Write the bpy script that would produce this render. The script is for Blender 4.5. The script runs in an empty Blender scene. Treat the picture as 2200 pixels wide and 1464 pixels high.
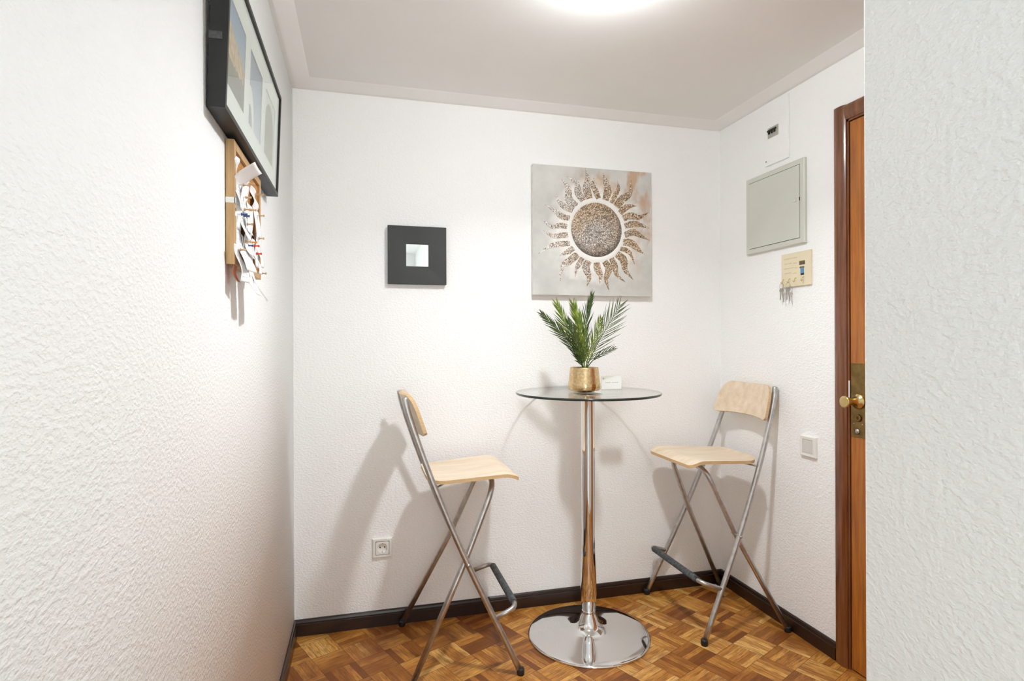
import bpy, bmesh, math, random
from mathutils import Vector, Matrix
PI = math.pi
S = bpy.context.scene
COL = S.collection

# ------------------------------------------------------------------ camera, world, lights, exposure
cam_d = bpy.data.cameras.new('camera')
cam = bpy.data.objects.new('camera', cam_d)
COL.objects.link(cam)
cam_d.sensor_width = 36.0
cam_d.lens = 36.0 * 1223.3 / 2200
cam_d.clip_start = 0.02
CAM = Vector((0.2778, -2.4904, 1.2114))
YAW = 0.2556
cam.matrix_world = (Matrix.Translation(CAM) @ Matrix.Rotation(-YAW, 4, 'Z') @
                    Matrix.Rotation(PI / 2, 4, 'X') @ Matrix.Rotation(-0.0038, 4, 'Z'))
S.camera = cam

world = bpy.data.worlds.new('world')
S.world = world
world.use_nodes = True
world.node_tree.nodes['Background'].inputs[0].default_value = (0.92, 0.965, 1.0, 1)
world.node_tree.nodes['Background'].inputs[1].default_value = 4.4

S.view_settings.view_transform = 'Standard'
S.view_settings.look = 'None'
S.view_settings.gamma = 1
S.view_settings.exposure = 0.05
try:
    S.view_settings.use_curve_mapping = False
except Exception:
    pass
LAMP_POS = (0.955, -1.03, 2.210)
LAMP_STRENGTH = 158.0      # glowing diffuser of the lamp
BEAM_POWER, BEAM_SPREAD = 11.6, 136.0     # its downward beam
S.cycles.max_bounces = 20
S.cycles.diffuse_bounces = 16
HALL_FILL_POS = (0.42, -3.25, 2.16)  # fill lamp added in the corridor, out of view
HALL_FILL_STRENGTH = 12.0

bl = bpy.data.lights.new('lamp_beam', 'AREA')
bl.shape = 'DISK'; bl.size = 0.11
bl.energy = BEAM_POWER
bl.color = (0.925, 0.965, 0.995)
bl.spread = math.radians(BEAM_SPREAD)
bo_ = bpy.data.objects.new('lamp_beam', bl); COL.objects.link(bo_)
bo_.location = (LAMP_POS[0], LAMP_POS[1], LAMP_POS[2] - 0.004)
# sky fill through an added, unseen glazed door at the corridor end (portal only guides the sky sampling)
pd = bpy.data.lights.new('sky_portal', 'AREA')
pd.shape = 'RECTANGLE'; pd.size = 0.86; pd.size_y = 1.95
pd.cycles.is_portal = True
po = bpy.data.objects.new('sky_portal', pd); COL.objects.link(po)
po.location = (0.35, -4.66, 1.08); po.rotation_euler = (PI / 2, 0, 0)

W, CH = 2.005, 2.2524          # room width, ceiling height
FR = -1.90                     # room-side partition face is at FR, corridor to the right ends there


# ------------------------------------------------------------------ materials
def srgb(r, g, b):
    def f(c):
        c /= 255.0
        return c / 12.92 if c <= 0.04045 else ((c + 0.055) / 1.055) ** 2.4
    return (f(r), f(g), f(b), 1)


class NT:
    """small node-building helper"""
    def __init__(s, name):
        s.m = bpy.data.materials.new(name)
        s.m.use_nodes = True
        s.t = s.m.node_tree
        s.b = s.t.nodes['Principled BSDF']
        s.out = s.t.nodes['Material Output']

    def n(s, typ, **kw):
        nd = s.t.nodes.new(typ)
        for k, v in kw.items():
            setattr(nd, k, v)
        return nd

    def l(s, a, b):
        s.t.links.new(a, b)

    def math(s, op, a, b=None, c=None, clamp=False):
        nd = s.n('ShaderNodeMath', operation=op, use_clamp=clamp)
        for i, v in enumerate((a, b, c)):
            if v is None:
                continue
            if isinstance(v, (int, float)):
                nd.inputs[i].default_value = v
            else:
                s.l(v, nd.inputs[i])
        return nd.outputs[0]

    def coord(s, kind='Object', scale=(1, 1, 1), rot=(0, 0, 0), loc=(0, 0, 0)):
        tc = s.n('ShaderNodeTexCoord')
        mp = s.n('ShaderNodeMapping')
        mp.inputs['Scale'].default_value = scale
        mp.inputs['Rotation'].default_value = rot
        mp.inputs['Location'].default_value = loc
        s.l(tc.outputs[kind], mp.inputs['Vector'])
        return mp.outputs[0]

    def noise(s, vec, scale, detail=2, rough=0.5, out='Fac'):
        nd = s.n('ShaderNodeTexNoise')
        nd.inputs['Scale'].default_value = scale
        nd.inputs['Detail'].default_value = detail
        nd.inputs['Roughness'].default_value = rough
        s.l(vec, nd.inputs['Vector'])
        return nd.outputs[out]

    def ramp(s, fac, stops, interp='LINEAR'):
        nd = s.n('ShaderNodeValToRGB')
        e = nd.color_ramp.elements
        nd.color_ramp.interpolation = interp
        while len(e) < len(stops):
            e.new(0.5)
        for el, (p, c) in zip(e, stops):
            el.position = p
            el.color = c
        s.l(fac, nd.inputs[0])
        return nd.outputs[0]

    def mix(s, fac, a, b, typ='MIX'):
        nd = s.n('ShaderNodeMix', data_type='RGBA', blend_type=typ)
        for sock, v in ((nd.inputs[0], fac), (nd.inputs[6], a), (nd.inputs[7], b)):
            if isinstance(v, (int, float)):
                sock.default_value = v
            elif isinstance(v, tuple):
                sock.default_value = v
            else:
                s.l(v, sock)
        return nd.outputs[2]

    def bump(s, h, strength, dist):
        nd = s.n('ShaderNodeBump')
        nd.inputs['Strength'].default_value = strength
        nd.inputs['Distance'].default_value = dist
        s.l(h, nd.inputs['Height'])
        s.l(nd.outputs[0], s.b.inputs['Normal'])

    def set(s, col=None, rough=None, metal=None, **kw):
        if col is not None:
            if isinstance(col, tuple):
                s.b.inputs['Base Color'].default_value = col
            else:
                s.l(col, s.b.inputs['Base Color'])
        if rough is not None:
            if isinstance(rough, (int, float)):
                s.b.inputs['Roughness'].default_value = rough
            else:
                s.l(rough, s.b.inputs['Roughness'])
        if metal is not None:
            s.b.inputs['Metallic'].default_value = metal
        for k, v in kw.items():
            s.b.inputs[k.replace('_', ' ')].default_value = v
        return s.m


def plain(name, col, rough=0.5, metal=0.0, var=0.06, scale=40):
    t = NT(name)
    v = t.coord()
    f = t.noise(v, scale, 3)
    dark = tuple(c * (1 - var) for c in col[:3]) + (1,)
    lite = tuple(min(1, c * (1 + var)) for c in col[:3]) + (1,)
    return t.set(t.ramp(f, [(0.3, dark), (0.7, lite)]), rough, metal)


def mk_wall():
    t = NT('white_gotele_plaster')
    v = t.coord('Object', (1.0, 1.0, 1.5))
    n1 = t.noise(v, 105, 2.0, 0.5)
    n2 = t.noise(v, 27, 2.0, 0.5)
    h = t.math('ADD', t.math('MULTIPLY', t.ramp(n1, [(0.38, (0, 0, 0, 1)), (0.70, (1, 1, 1, 1))]), 1.0),
               t.math('MULTIPLY', n2, 0.6))
    t.bump(h, 0.54, 0.0018)
    big = t.noise(t.coord('Object'), 1.6, 3)
    c = t.ramp(big, [(0.3, (0.893, 0.903, 0.900, 1)), (0.7, (0.916, 0.926, 0.923, 1))])
    return t.set(c, 0.75)


def mk_ceiling():
    t = NT('smooth_ceiling_paint')
    v = t.coord('Object')
    f = t.noise(v, 2.3, 4)
    c = t.ramp(f, [(0.3, (0.79, 0.79, 0.775, 1)), (0.7, (0.82, 0.82, 0.805, 1))])
    return t.set(c, 0.7)


def mk_floor():
    t = NT('mosaic_parquet')
    B = 0.121
    v = t.coord('Object', (1 / B, 1 / B, 1), (0, 0, -math.radians(25.0)))
    sep = t.n('ShaderNodeSeparateXYZ')
    t.l(v, sep.inputs[0])
    # phase so that a block corner sits at the place seen beside the left stool
    a = math.radians(-25.0)
    px, py = 0.244 / B, -0.26 / B
    ox = px * math.cos(a) - py * math.sin(a)
    oy = px * math.sin(a) + py * math.cos(a)
    X = t.math('SUBTRACT', sep.outputs[0], ox)
    Y = t.math('SUBTRACT', sep.outputs[1], oy)
    ix, iy = t.math('FLOOR', X), t.math('FLOOR', Y)
    fx, fy = t.math('FRACT', X), t.math('FRACT', Y)
    par = t.math('FLOORED_MODULO', t.math('ADD', ix, iy), 2.0)   # 0 / 1
    inv = t.math('SUBTRACT', 1.0, par)
    # across / along the strips
    ac = t.math('ADD', t.math('MULTIPLY', fx, inv), t.math('MULTIPLY', fy, par))
    al = t.math('ADD', t.math('MULTIPLY', fy, inv), t.math('MULTIPLY', fx, par))
    s5 = t.math('MULTIPLY', ac, 5.0)
    si, sf = t.math('FLOOR', s5), t.math('FRACT', s5)
    cid = t.n('ShaderNodeCombineXYZ')
    t.l(ix, cid.inputs[0])
    t.l(iy, cid.inputs[1])
    t.l(si, cid.inputs[2])
    wn = t.n('ShaderNodeTexWhiteNoise', noise_dimensions='3D')
    t.l(cid.outputs[0], wn.inputs['Vector'])
    cid2 = t.n('ShaderNodeCombineXYZ')
    t.l(ix, cid2.inputs[0])
    t.l(iy, cid2.inputs[1])
    wb = t.n('ShaderNodeTexWhiteNoise', noise_dimensions='3D')
    t.l(cid2.outputs[0], wb.inputs['Vector'])
    tone = t.math('ADD', t.math('MULTIPLY', wn.outputs['Value'], 0.55), t.math('MULTIPLY', wb.outputs['Value'], 0.45))
    # grain
    g = t.n('ShaderNodeCombineXYZ')
    t.l(t.math('ADD', t.math('MULTIPLY', ac, 9.0), t.math('MULTIPLY', wn.outputs['Value'], 31.0)), g.inputs[0])
    t.l(t.math('MULTIPLY', al, 1.1), g.inputs[1])
    t.l(t.math('ADD', t.math('MULTIPLY', ix, 3.1), t.math('MULTIPLY', iy, 7.7)), g.inputs[2])
    gr = t.noise(g.outputs[0], 2.2, 5, 0.65)
    base = t.ramp(tone, [(0.10, srgb(122, 68, 20)), (0.30, srgb(160, 100, 34)), (0.50, srgb(186, 124, 50)),
                         (0.72, srgb(206, 148, 70)), (0.95, srgb(226, 178, 102))])
    base = t.mix(t.math('MULTIPLY', t.ramp(gr, [(0.42, (0, 0, 0, 1)), (0.68, (1, 1, 1, 1))]), 0.75), base, srgb(104, 56, 16))
    # worn reddish patches and stains with their own shape
    st = t.noise(t.coord('Object', loc=(3.1, 0.4, 0)), 3.6, 3, 0.6)
    base = t.mix(t.math('MULTIPLY', t.ramp(st, [(0.50, (0, 0, 0, 1)), (0.66, (1, 1, 1, 1))]), 0.72), base, srgb(118, 54, 10))
    # joints
    def edge(x, w):
        d = t.math('MINIMUM', x, t.math('SUBTRACT', 1.0, x))
        return t.math('LESS_THAN', d, w)
    jt = t.math('MAXIMUM', t.math('MAXIMUM', edge(fx, 0.008), edge(fy, 0.008)), t.math('MULTIPLY', edge(sf, 0.032), 0.8))
    col = t.mix(t.math('MULTIPLY', jt, 0.72), base, srgb(70, 35, 12))
    t.bump(t.math('ADD', t.math('MULTIPLY', jt, -1.0), t.math('MULTIPLY', tone, 0.25)), 0.25, 0.001)
    rough = t.math('ADD', 0.30, t.math('MULTIPLY', gr, 0.22))
    return t.set(col, rough, 0, Specular_IOR_Level=0.42)


def mk_wood(name, c1, c2, scale=(1, 1, 1), rough=0.35, coat=0.0, grain=6.0, k=None):
    t = NT(name)
    v = t.coord('Object', scale)
    n = t.noise(v, grain, 6, 0.6)
    c = t.ramp(n, [(0.32, c1), (0.68, c2)])
    if k:
        n2 = t.noise(v, grain * 5, 3, 0.5)
        c = t.mix(t.math('MULTIPLY', t.ramp(n2, [(0.5, (0, 0, 0, 1)), (0.75, (1, 1, 1, 1))]), k), c, c1)
    m = t.set(c, rough)
    t.b.inputs['Coat Weight'].default_value = coat
    t.b.inputs['Coat Roughness'].default_value = 0.12
    return m


def mk_metal(name, col, rough, sc=60, var=0.12, bump=0.0):
    t = NT(name)
    v = t.coord('Object', (1, 1, 1))
    n = t.noise(v, sc, 3)
    dark = tuple(c * (1 - var) for c in col[:3]) + (1,)
    m = t.set(t.ramp(n, [(0.35, dark), (0.65, col)]), rough, 1.0)
    if bump:
        t.bump(n, bump, 0.001)
    return m


def mk_chrome():
    t = NT('polished_chrome')
    n = t.noise(t.coord('Object'), 9, 3)
    return t.set((0.80, 0.80, 0.80, 1), t.math('ADD', 0.03, t.math('MULTIPLY', n, 0.03)), 1.0)


def mk_gold(name, ribs):
    t = NT(name)
    v = t.coord('Object')
    n = t.noise(v, 120, 2)
    t.set(t.ramp(n, [(0.3, srgb(196, 168, 122)), (0.7, srgb(226, 200, 158))]), 0.30 if ribs else 0.12, 1.0)
    if ribs:
        vv = t.coord('Object', (30, 30, 260))
        t.bump(t.noise(vv, 1.0, 1), 0.5, 0.0012)
    return t.m


def mk_glass_top():
    # float glass: clear pane with Fresnel reflection
    t = NT('clear_float_glass')
    geo = t.n('ShaderNodeNewGeometry')
    dp = t.n('ShaderNodeVectorMath', operation='DOT_PRODUCT')
    t.l(geo.outputs['Incoming'], dp.inputs[0]); t.l(geo.outputs['Normal'], dp.inputs[1])
    f5 = t.math('POWER', t.math('SUBTRACT', 1.0, t.math('ABSOLUTE', dp.outputs['Value'])), 5.0)
    fr = t.math('ADD', 0.04, t.math('MULTIPLY', f5, 0.96))
    tr = t.n('ShaderNodeBsdfTransparent')
    tr.inputs[0].default_value = (0.985, 0.995, 0.988, 1)
    gl = t.n('ShaderNodeBsdfGlossy')
    gl.inputs['Roughness'].default_value = 0.015
    gl.inputs['Color'].default_value = (0.9, 0.9, 0.9, 1)
    mx = t.n('ShaderNodeMixShader')
    t.l(t.math('MULTIPLY', fr, 0.62), mx.inputs[0])
    t.l(tr.outputs[0], mx.inputs[1])
    t.l(gl.outputs[0], mx.inputs[2])
    t.l(mx.outputs[0], t.out.inputs[0])
    t.t.nodes.remove(t.b)
    return t.m


def mk_glass_edge():
    t = NT('dark_green_glass_edge')
    n = t.noise(t.coord('Object'), 12, 2)
    m = t.set(t.ramp(n, [(0.3, (0.012, 0.018, 0.014, 1)), (0.7, (0.035, 0.045, 0.038, 1))]), 0.1)
    # seen from inside the pane the polished rim lets the light out again
    geo = t.n('ShaderNodeNewGeometry')
    tr = t.n('ShaderNodeBsdfTransparent')
    tr.inputs[0].default_value = (0.86, 0.9, 0.87, 1)
    mx = t.n('ShaderNodeMixShader')
    t.l(t.math('MULTIPLY', geo.outputs['Backfacing'], 0.85), mx.inputs[0])
    t.l(t.b.outputs[0], mx.inputs[1])
    t.l(tr.outputs[0], mx.inputs[2])
    t.l(mx.outputs[0], t.out.inputs[0])
    return m


def mk_emit(name, col, s):
    t = NT(name)
    e = t.n('ShaderNodeEmission')
    e.inputs[0].default_value = col
    e.inputs[1].default_value = s
    t.l(e.outputs[0], t.out.inputs[0])
    t.t.nodes.remove(t.b)
    return t.m


def mk_canvas():
    t = NT('brushed_silver_canvas_paint')
    tc = t.coord('Object')
    sep = t.n('ShaderNodeSeparateXYZ')
    t.l(tc, sep.inputs[0])
    dx = sep.outputs[0]
    dz = t.math('SUBTRACT', sep.outputs[2], 0.012)
    r = t.math('SQRT', t.math('ADD', t.math('MULTIPLY', dx, dx), t.math('MULTIPLY', dz, dz)))
    n = t.noise(tc, 11, 5, 0.6)
    rr = t.math('ADD', r, t.math('MULTIPLY', t.math('SUBTRACT', n, 0.5), 0.20))
    white = t.ramp(rr, [(0.17, (1, 1, 1, 1)), (0.25, (0, 0, 0, 1))])
    grey = t.ramp(t.noise(tc, 5, 5, 0.6), [(0.3, srgb(186, 186, 181)), (0.7, srgb(216, 215, 210))])
    # bronze sprayed blotches, mostly upper right
    bl = t.noise(t.coord('Object', (1.0, 1, 0.55), loc=(0.35, 0, 0.12)), 15, 3, 0.5)
    side = t.math('ADD', t.math('MULTIPLY', dx, 1.3), t.math('MULTIPLY', sep.outputs[2], 1.1))
    bf = t.math('MULTIPLY', t.ramp(bl, [(0.50, (0, 0, 0, 1)), (0.64, (1, 1, 1, 1))]), t.ramp(side, [(0.02, (0, 0, 0, 1)), (0.34, (1, 1, 1, 1))]))
    base = t.mix(t.math('MULTIPLY', bf, 0.75), grey, srgb(190, 150, 112))
    c = t.mix(white, base, srgb(238, 236, 230))
    t.bump(t.noise(t.coord('Object', (1, 1, 4)), 60, 3), 0.35, 0.001)
    return t.set(c, 0.55)


def mk_glitter(name, disc):
    """glued flakes: each Voronoi cell its own tone; large patches drift between bronze and silver"""
    t = NT(name)
    tc = t.coord('Object')
    vo = t.n('ShaderNodeTexVoronoi')
    vo.inputs['Scale'].default_value = 330
    t.l(tc, vo.inputs['Vector'])
    sp = t.n('ShaderNodeSeparateColor')
    t.l(vo.outputs['Color'], sp.inputs[0])
    big = t.noise(tc, 9, 4, 0.6)
    xyz = t.n('ShaderNodeSeparateXYZ')
    t.l(tc, xyz.inputs[0])
    bronze = t.ramp(sp.outputs[0], [(0.05, srgb(94, 78, 62)), (0.45, srgb(158, 134, 106)), (0.75, srgb(200, 174, 144)), (0.97, srgb(246, 234, 216))])
    silver = t.ramp(sp.outputs[0], [(0.05, srgb(100, 92, 84)), (0.40, srgb(166, 158, 150)), (0.75, srgb(208, 202, 196)), (0.97, srgb(250, 248, 244))])
    if disc:
        dx = t.math('SUBTRACT', xyz.outputs[0], 0.0117)
        dz = t.math('SUBTRACT', xyz.outputs[2], 0.0104)
        r = t.math('SQRT', t.math('ADD', t.math('MULTIPLY', dx, dx), t.math('MULTIPLY', dz, dz)))
        f = t.math('ADD', t.math('ADD', big, t.math('MULTIPLY', r, -2.6)), t.math('MULTIPLY', dz, -1.4))
        c = t.mix(t.ramp(f, [(0.12, (0, 0, 0, 1)), (0.48, (1, 1, 1, 1))]), bronze, silver)
        rim = t.math('ADD', r, t.math('ADD', t.math('MULTIPLY', dz, -0.16), t.math('MULTIPLY', t.math('SUBTRACT', big, 0.5), 0.05)))
        c = t.mix(t.math('MULTIPLY', t.ramp(rim, [(0.105, (0, 0, 0, 1)), (0.138, (1, 1, 1, 1))]), 0.75), c, srgb(58, 50, 44))
        feat = t.noise(t.coord('Object', (1, 1, 2.2), loc=(0.1, 0, 0.02)), 22, 2)
        c = t.mix(t.math('MULTIPLY', t.ramp(feat, [(0.56, (0, 0, 0, 1)), (0.66, (1, 1, 1, 1))]), 0.45), c, srgb(96, 80, 64))
    else:
        f = t.math('ADD', big, t.math('MULTIPLY', xyz.outputs[0], -0.7))
        c = t.mix(t.ramp(f, [(0.40, (0, 0, 0, 1)), (0.74, (1, 1, 1, 1))]), bronze, silver)
        # flakes thin out towards the left edge of the artwork and at the tips
        d = t.math('SQRT', t.math('ADD', t.math('MULTIPLY', xyz.outputs[0], xyz.outputs[0]), t.math('MULTIPLY', xyz.outputs[2], xyz.outputs[2])))
        thin = t.math('ADD', t.math('MULTIPLY', xyz.outputs[0], -1.5), t.math('MULTIPLY', t.math('SUBTRACT', d, 0.2), 2.2))
        gap = t.math('LESS_THAN', sp.outputs[1], t.math('ADD', thin, 0.05))
        c = t.mix(gap, c, srgb(236, 234, 230))
    t.bump(sp.outputs[1], 0.8, 0.001)
    return t.set(c, 0.4, 0.15)


M = {}
M['wall'] = mk_wall()
M['ceiling'] = mk_ceiling()
M['floor'] = mk_floor()
def mk_tiles():
    t = NT('pale_floor_tiles')
    br = t.n('ShaderNodeTexBrick', offset=0.0)
    br.inputs['Scale'].default_value = 1.0
    br.inputs['Brick Width'].default_value = 0.33
    br.inputs['Row Height'].default_value = 0.33
    br.inputs['Mortar Size'].default_value = 0.003
    br.inputs['Color1'].default_value = (0.66, 0.65, 0.62, 1)
    br.inputs['Color2'].default_value = (0.70, 0.69, 0.66, 1)
    br.inputs['Mortar'].default_value = (0.35, 0.34, 0.32, 1)
    t.l(t.coord(), br.inputs['Vector'])
    return t.set(br.outputs['Color'], 0.35)


M['tiles'] = mk_tiles()
M['cornice'] = plain('white_moulding_paint', (0.82, 0.83, 0.83, 1), 0.6, 0, 0.015)
M['baseboard'] = mk_wood('dark_stained_skirting', srgb(30, 15, 11), srgb(46, 25, 18), (3, 3, 30), 0.32, 0.25)
M['door'] = mk_wood('amber_door_veneer', srgb(140, 76, 18), srgb(184, 114, 38), (9, 14, 0.9), 0.38, 0.3, 5, 0.3)
M['architrave'] = mk_wood('varnished_mahogany', srgb(88, 44, 18), srgb(128, 74, 36), (18, 18, 0.9), 0.25, 0.7, 5)
M['brass'] = mk_metal('bright_brass', srgb(226, 200, 140), 0.2, 40)
M['brass_old'] = mk_metal('tarnished_brass', srgb(150, 124, 78), 0.38, 30, 0.35)
M['chrome'] = mk_chrome()
M['tube'] = mk_metal('satin_steel_tube', srgb(200, 199, 197), 0.36, 45, 0.2)
M['rubber'] = plain('black_rubber', (0.012, 0.012, 0.012, 1), 0.5)
M['sleeve'] = plain('worn_grey_rubber', srgb(72, 76, 78), 0.75, 0, 0.6, 70)
M['birch'] = mk_wood('light_birch_plywood', srgb(212, 190, 162), srgb(230, 213, 189), (2, 14, 14), 0.42, 0.1, 2.2)
M['birch_edge'] = mk_wood('plywood_edge', srgb(190, 154, 108), srgb(222, 192, 148), (6, 6, 180), 0.5)
M['glass'] = mk_glass_top()
M['glass_edge'] = mk_glass_edge()
M['gold_rib'] = mk_gold('ribbed_gold', True)
M['gold'] = mk_gold('smooth_gold', False)
M['soil'] = plain('dark_foam', (0.03, 0.025, 0.02, 1), 0.9)
M['leaf'] = mk_wood('palm_green', srgb(54, 78, 8), srgb(120, 138, 28), (9, 9, 9), 0.42, 0.0, 4)
M['leaf_dark'] = mk_wood('deep_palm_green', srgb(34, 52, 14), srgb(64, 84, 26), (9, 9, 9), 0.42, 0.0, 4)
M['leaf_grey'] = mk_wood('dusty_palm_green', srgb(52, 68, 28), srgb(86, 102, 48), (9, 9, 9), 0.5, 0.0, 4)
M['stem'] = plain('dark_stem', srgb(52, 66, 34), 0.5)
M['black_wood'] = mk_wood('black_lacquered_frame', srgb(17, 17, 16), srgb(24, 24, 23), (8, 8, 8), 0.45)
M['charcoal'] = plain('charcoal_frame', srgb(44, 45, 42), 0.5, 0, 0.1, 12)
M['mirror'] = NT('mirror_glass').set((0.86, 0.86, 0.85, 1), 0.02, 1.0)
M['mat'] = plain('white_passepartout', srgb(226, 232, 228), 0.5, 0, 0.02)
M['white_plastic'] = plain('white_plastic', srgb(232, 231, 226), 0.3, 0, 0.01)
M['grey_plastic'] = plain('pale_grey_plastic', srgb(208, 207, 204), 0.3, 0, 0.01)
M['hole'] = plain('dark_hole', (0.02, 0.018, 0.015, 1), 0.6)
M['panel'] = plain('pale_green_grey_enamel', srgb(206, 208, 198), 0.38, 0, 0.02, 6)
M['breaker'] = plain('breaker_grey', srgb(176, 172, 164), 0.45)
M['breaker_dark'] = plain('breaker_black', srgb(34, 34, 32), 0.4)
M['cream'] = plain('cream_glazed_tile', srgb(226, 216, 186), 0.28, 0, 0.03, 20)
M['faint'] = plain('faded_lettering', srgb(206, 196, 170), 0.6)
M['card_print'] = plain('grey_print', srgb(196, 196, 194), 0.6)
M['card'] = plain('white_card', srgb(248, 248, 246), 0.5, 0, 0.005)
M['blue'] = plain('sky_blue_glaze', srgb(88, 148, 190), 0.4)
M['brown'] = plain('brown_glaze', srgb(104, 84, 58), 0.5, 0, 0.4, 120)
M['ink'] = plain('dark_ink', srgb(52, 50, 46), 0.5)
M['steel'] = mk_metal('key_steel', srgb(190, 188, 182), 0.3)
M['pine'] = mk_wood('pine_frame', srgb(176, 138, 92), srgb(206, 170, 122), (14, 14, 1.2), 0.5, 0, 6)
M['cork'] = plain('cork', srgb(176, 124, 70), 0.85, 0, 0.35, 160)
M['paper'] = plain('receipt_paper', srgb(238, 238, 238), 0.7, 0, 0.012, 60)
M['pin_wood'] = mk_wood('pin_wood', srgb(172, 140, 102), srgb(206, 176, 138), (30, 30, 30), 0.5)
M['pin_blue'] = plain('blue_pin_plastic', srgb(48, 76, 128), 0.35)
M['pin_red'] = plain('red_pin_plastic', srgb(206, 44, 30), 0.35)
M['pin_orange'] = plain('orange_pin_plastic', srgb(232, 150, 50), 0.35)
M['paper_red'] = plain('terracotta_paper', srgb(196, 120, 96), 0.7)
M['canvas'] = mk_canvas()
M['canvas_side'] = plain('canvas_side', srgb(222, 220, 215), 0.8)
M['glitter'] = mk_glitter('bronze_silver_glitter', True)
M['glitter_dark'] = mk_glitter('scattered_bronze_glitter', False)
M['halo'] = plain('white_impasto', srgb(238, 237, 233), 0.6, 0, 0.015, 70)
M['acrylic'] = M['glass']
M['lamp'] = mk_emit('lamp_glow', (0.925, 0.965, 0.995, 1), LAMP_STRENGTH)
M['hall_fill'] = mk_emit('hall_fill_glow', (0.97, 0.985, 1.0, 1), HALL_FILL_STRENGTH)


def mk_photo(name, kind):
    t = NT(name)
    tc = t.coord('Generated')
    sp = t.n('ShaderNodeSeparateXYZ')
    t.l(tc, sp.inputs[0])
    y, z = sp.outputs[1], sp.outputs[2]
    n = t.noise(t.coord('Object'), 60, 4)
    nn = t.math('MULTIPLY', t.math('SUBTRACT', n, 0.5), 0.16)
    if kind == 0:     # sky above a sunlit stone building, dark foreground
        sky = t.ramp(z, [(0.4, srgb(176, 192, 200)), (1.0, srgb(112, 148, 182))])
        bld = t.ramp(n, [(0.35, srgb(168, 142, 104)), (0.65, srgb(222, 200, 160))])
        top = t.math('GREATER_THAN', t.math('ADD', z, t.math('ADD', nn, t.math('MULTIPLY', y, 0.25))), 0.78)
        c = t.mix(top, bld, sky)
        c = t.mix(t.math('LESS_THAN', t.math('ADD', z, nn), 0.36), c, srgb(112, 116, 104))
    elif kind == 1:   # pale sky with a white arch
        sky = t.ramp(z, [(0.1, srgb(188, 200, 208)), (1.0, srgb(120, 142, 164))])
        d = t.math('ADD', t.math('POWER', t.math('MULTIPLY', t.math('SUBTRACT', y, 0.15), 1.7), 2.0), t.math('POWER', t.math('SUBTRACT', z, 0.0), 2.0))
        arch = t.math('LESS_THAN', d, 0.30)
        inner = t.math('LESS_THAN', d, 0.09)
        c = t.mix(arch, sky, srgb(226, 228, 222))
        c = t.mix(inner, c, srgb(150, 160, 164))
    else:             # olive grey archway
        d = t.math('ADD', t.math('POWER', t.math('SUBTRACT', y, 0.5), 2.0), t.math('POWER', t.math('MULTIPLY', t.math('MAXIMUM', t.math('SUBTRACT', z, 0.5), 0.0), 1.1), 2.0))
        c = t.mix(t.math('LESS_THAN', d, 0.19), srgb(214, 220, 216), t.ramp(n, [(0.3, srgb(142, 146, 130)), (0.7, srgb(166, 170, 156))]))
    return t.set(c, 0.35)


M['photo0'], M['photo1'], M['photo2'] = mk_photo('print_building', 0), mk_photo('print_white_arch', 1), mk_photo('print_archway', 2)


# ------------------------------------------------------------------ mesh helpers
def bm_new():
    return bmesh.new()


def add_box(bm, lo, hi, mi=0, bevel=0.0):
    lo, hi = Vector(lo), Vector(hi)
    vs = [bm.verts.new((x, y, z)) for x in (lo.x, hi.x) for y in (lo.y, hi.y) for z in (lo.z, hi.z)]
    idx = [(0, 1, 3, 2), (4, 6, 7, 5), (0, 4, 5, 1), (2, 3, 7, 6), (0, 2, 6, 4), (1, 5, 7, 3)]
    fs = [bm.faces.new([vs[i] for i in q]) for q in idx]
    for f in fs:
        f.material_index = mi
    if bevel:
        es = list({e for f in fs for e in f.edges})
        r = bmesh.ops.bevel(bm, geom=es, offset=bevel, segments=2, affect='EDGES', profile=0.6)
        for f in r['faces']:
            f.material_index = mi
    return fs


def frames(pts):
    out = []
    up = None
    for i, p in enumerate(pts):
        a = pts[max(0, i - 1)]
        b = pts[min(len(pts) - 1, i + 1)]
        t = (b - a).normalized()
        if up is None:
            up = Vector((0, 0, 1)) if abs(t.z) < 0.9 else Vector((1, 0, 0))
        n = (up - t * up.dot(t)).normalized()
        up = n
        out.append((p, t, n, t.cross(n)))
    return out


def add_tube(bm, pts, r, seg=14, cap=True, mi=0):
    pts = [Vector(p) for p in pts]
    rs = r if isinstance(r, (list, tuple)) else [r] * len(pts)
    rings = []
    for (p, t, n, b), rr in zip(frames(pts), rs):
        rings.append([bm.verts.new(p + (n * math.cos(2 * PI * k / seg) + b * math.sin(2 * PI * k / seg)) * rr) for k in range(seg)])
    for a, b in zip(rings, rings[1:]):
        for k in range(seg):
            f = bm.faces.new((a[k], a[(k + 1) % seg], b[(k + 1) % seg], b[k]))
            f.material_index = mi
            f.smooth = True
    if cap:
        for ring in (rings[0][::-1], rings[-1]):
            f = bm.faces.new(ring)
            f.material_index = mi


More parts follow.
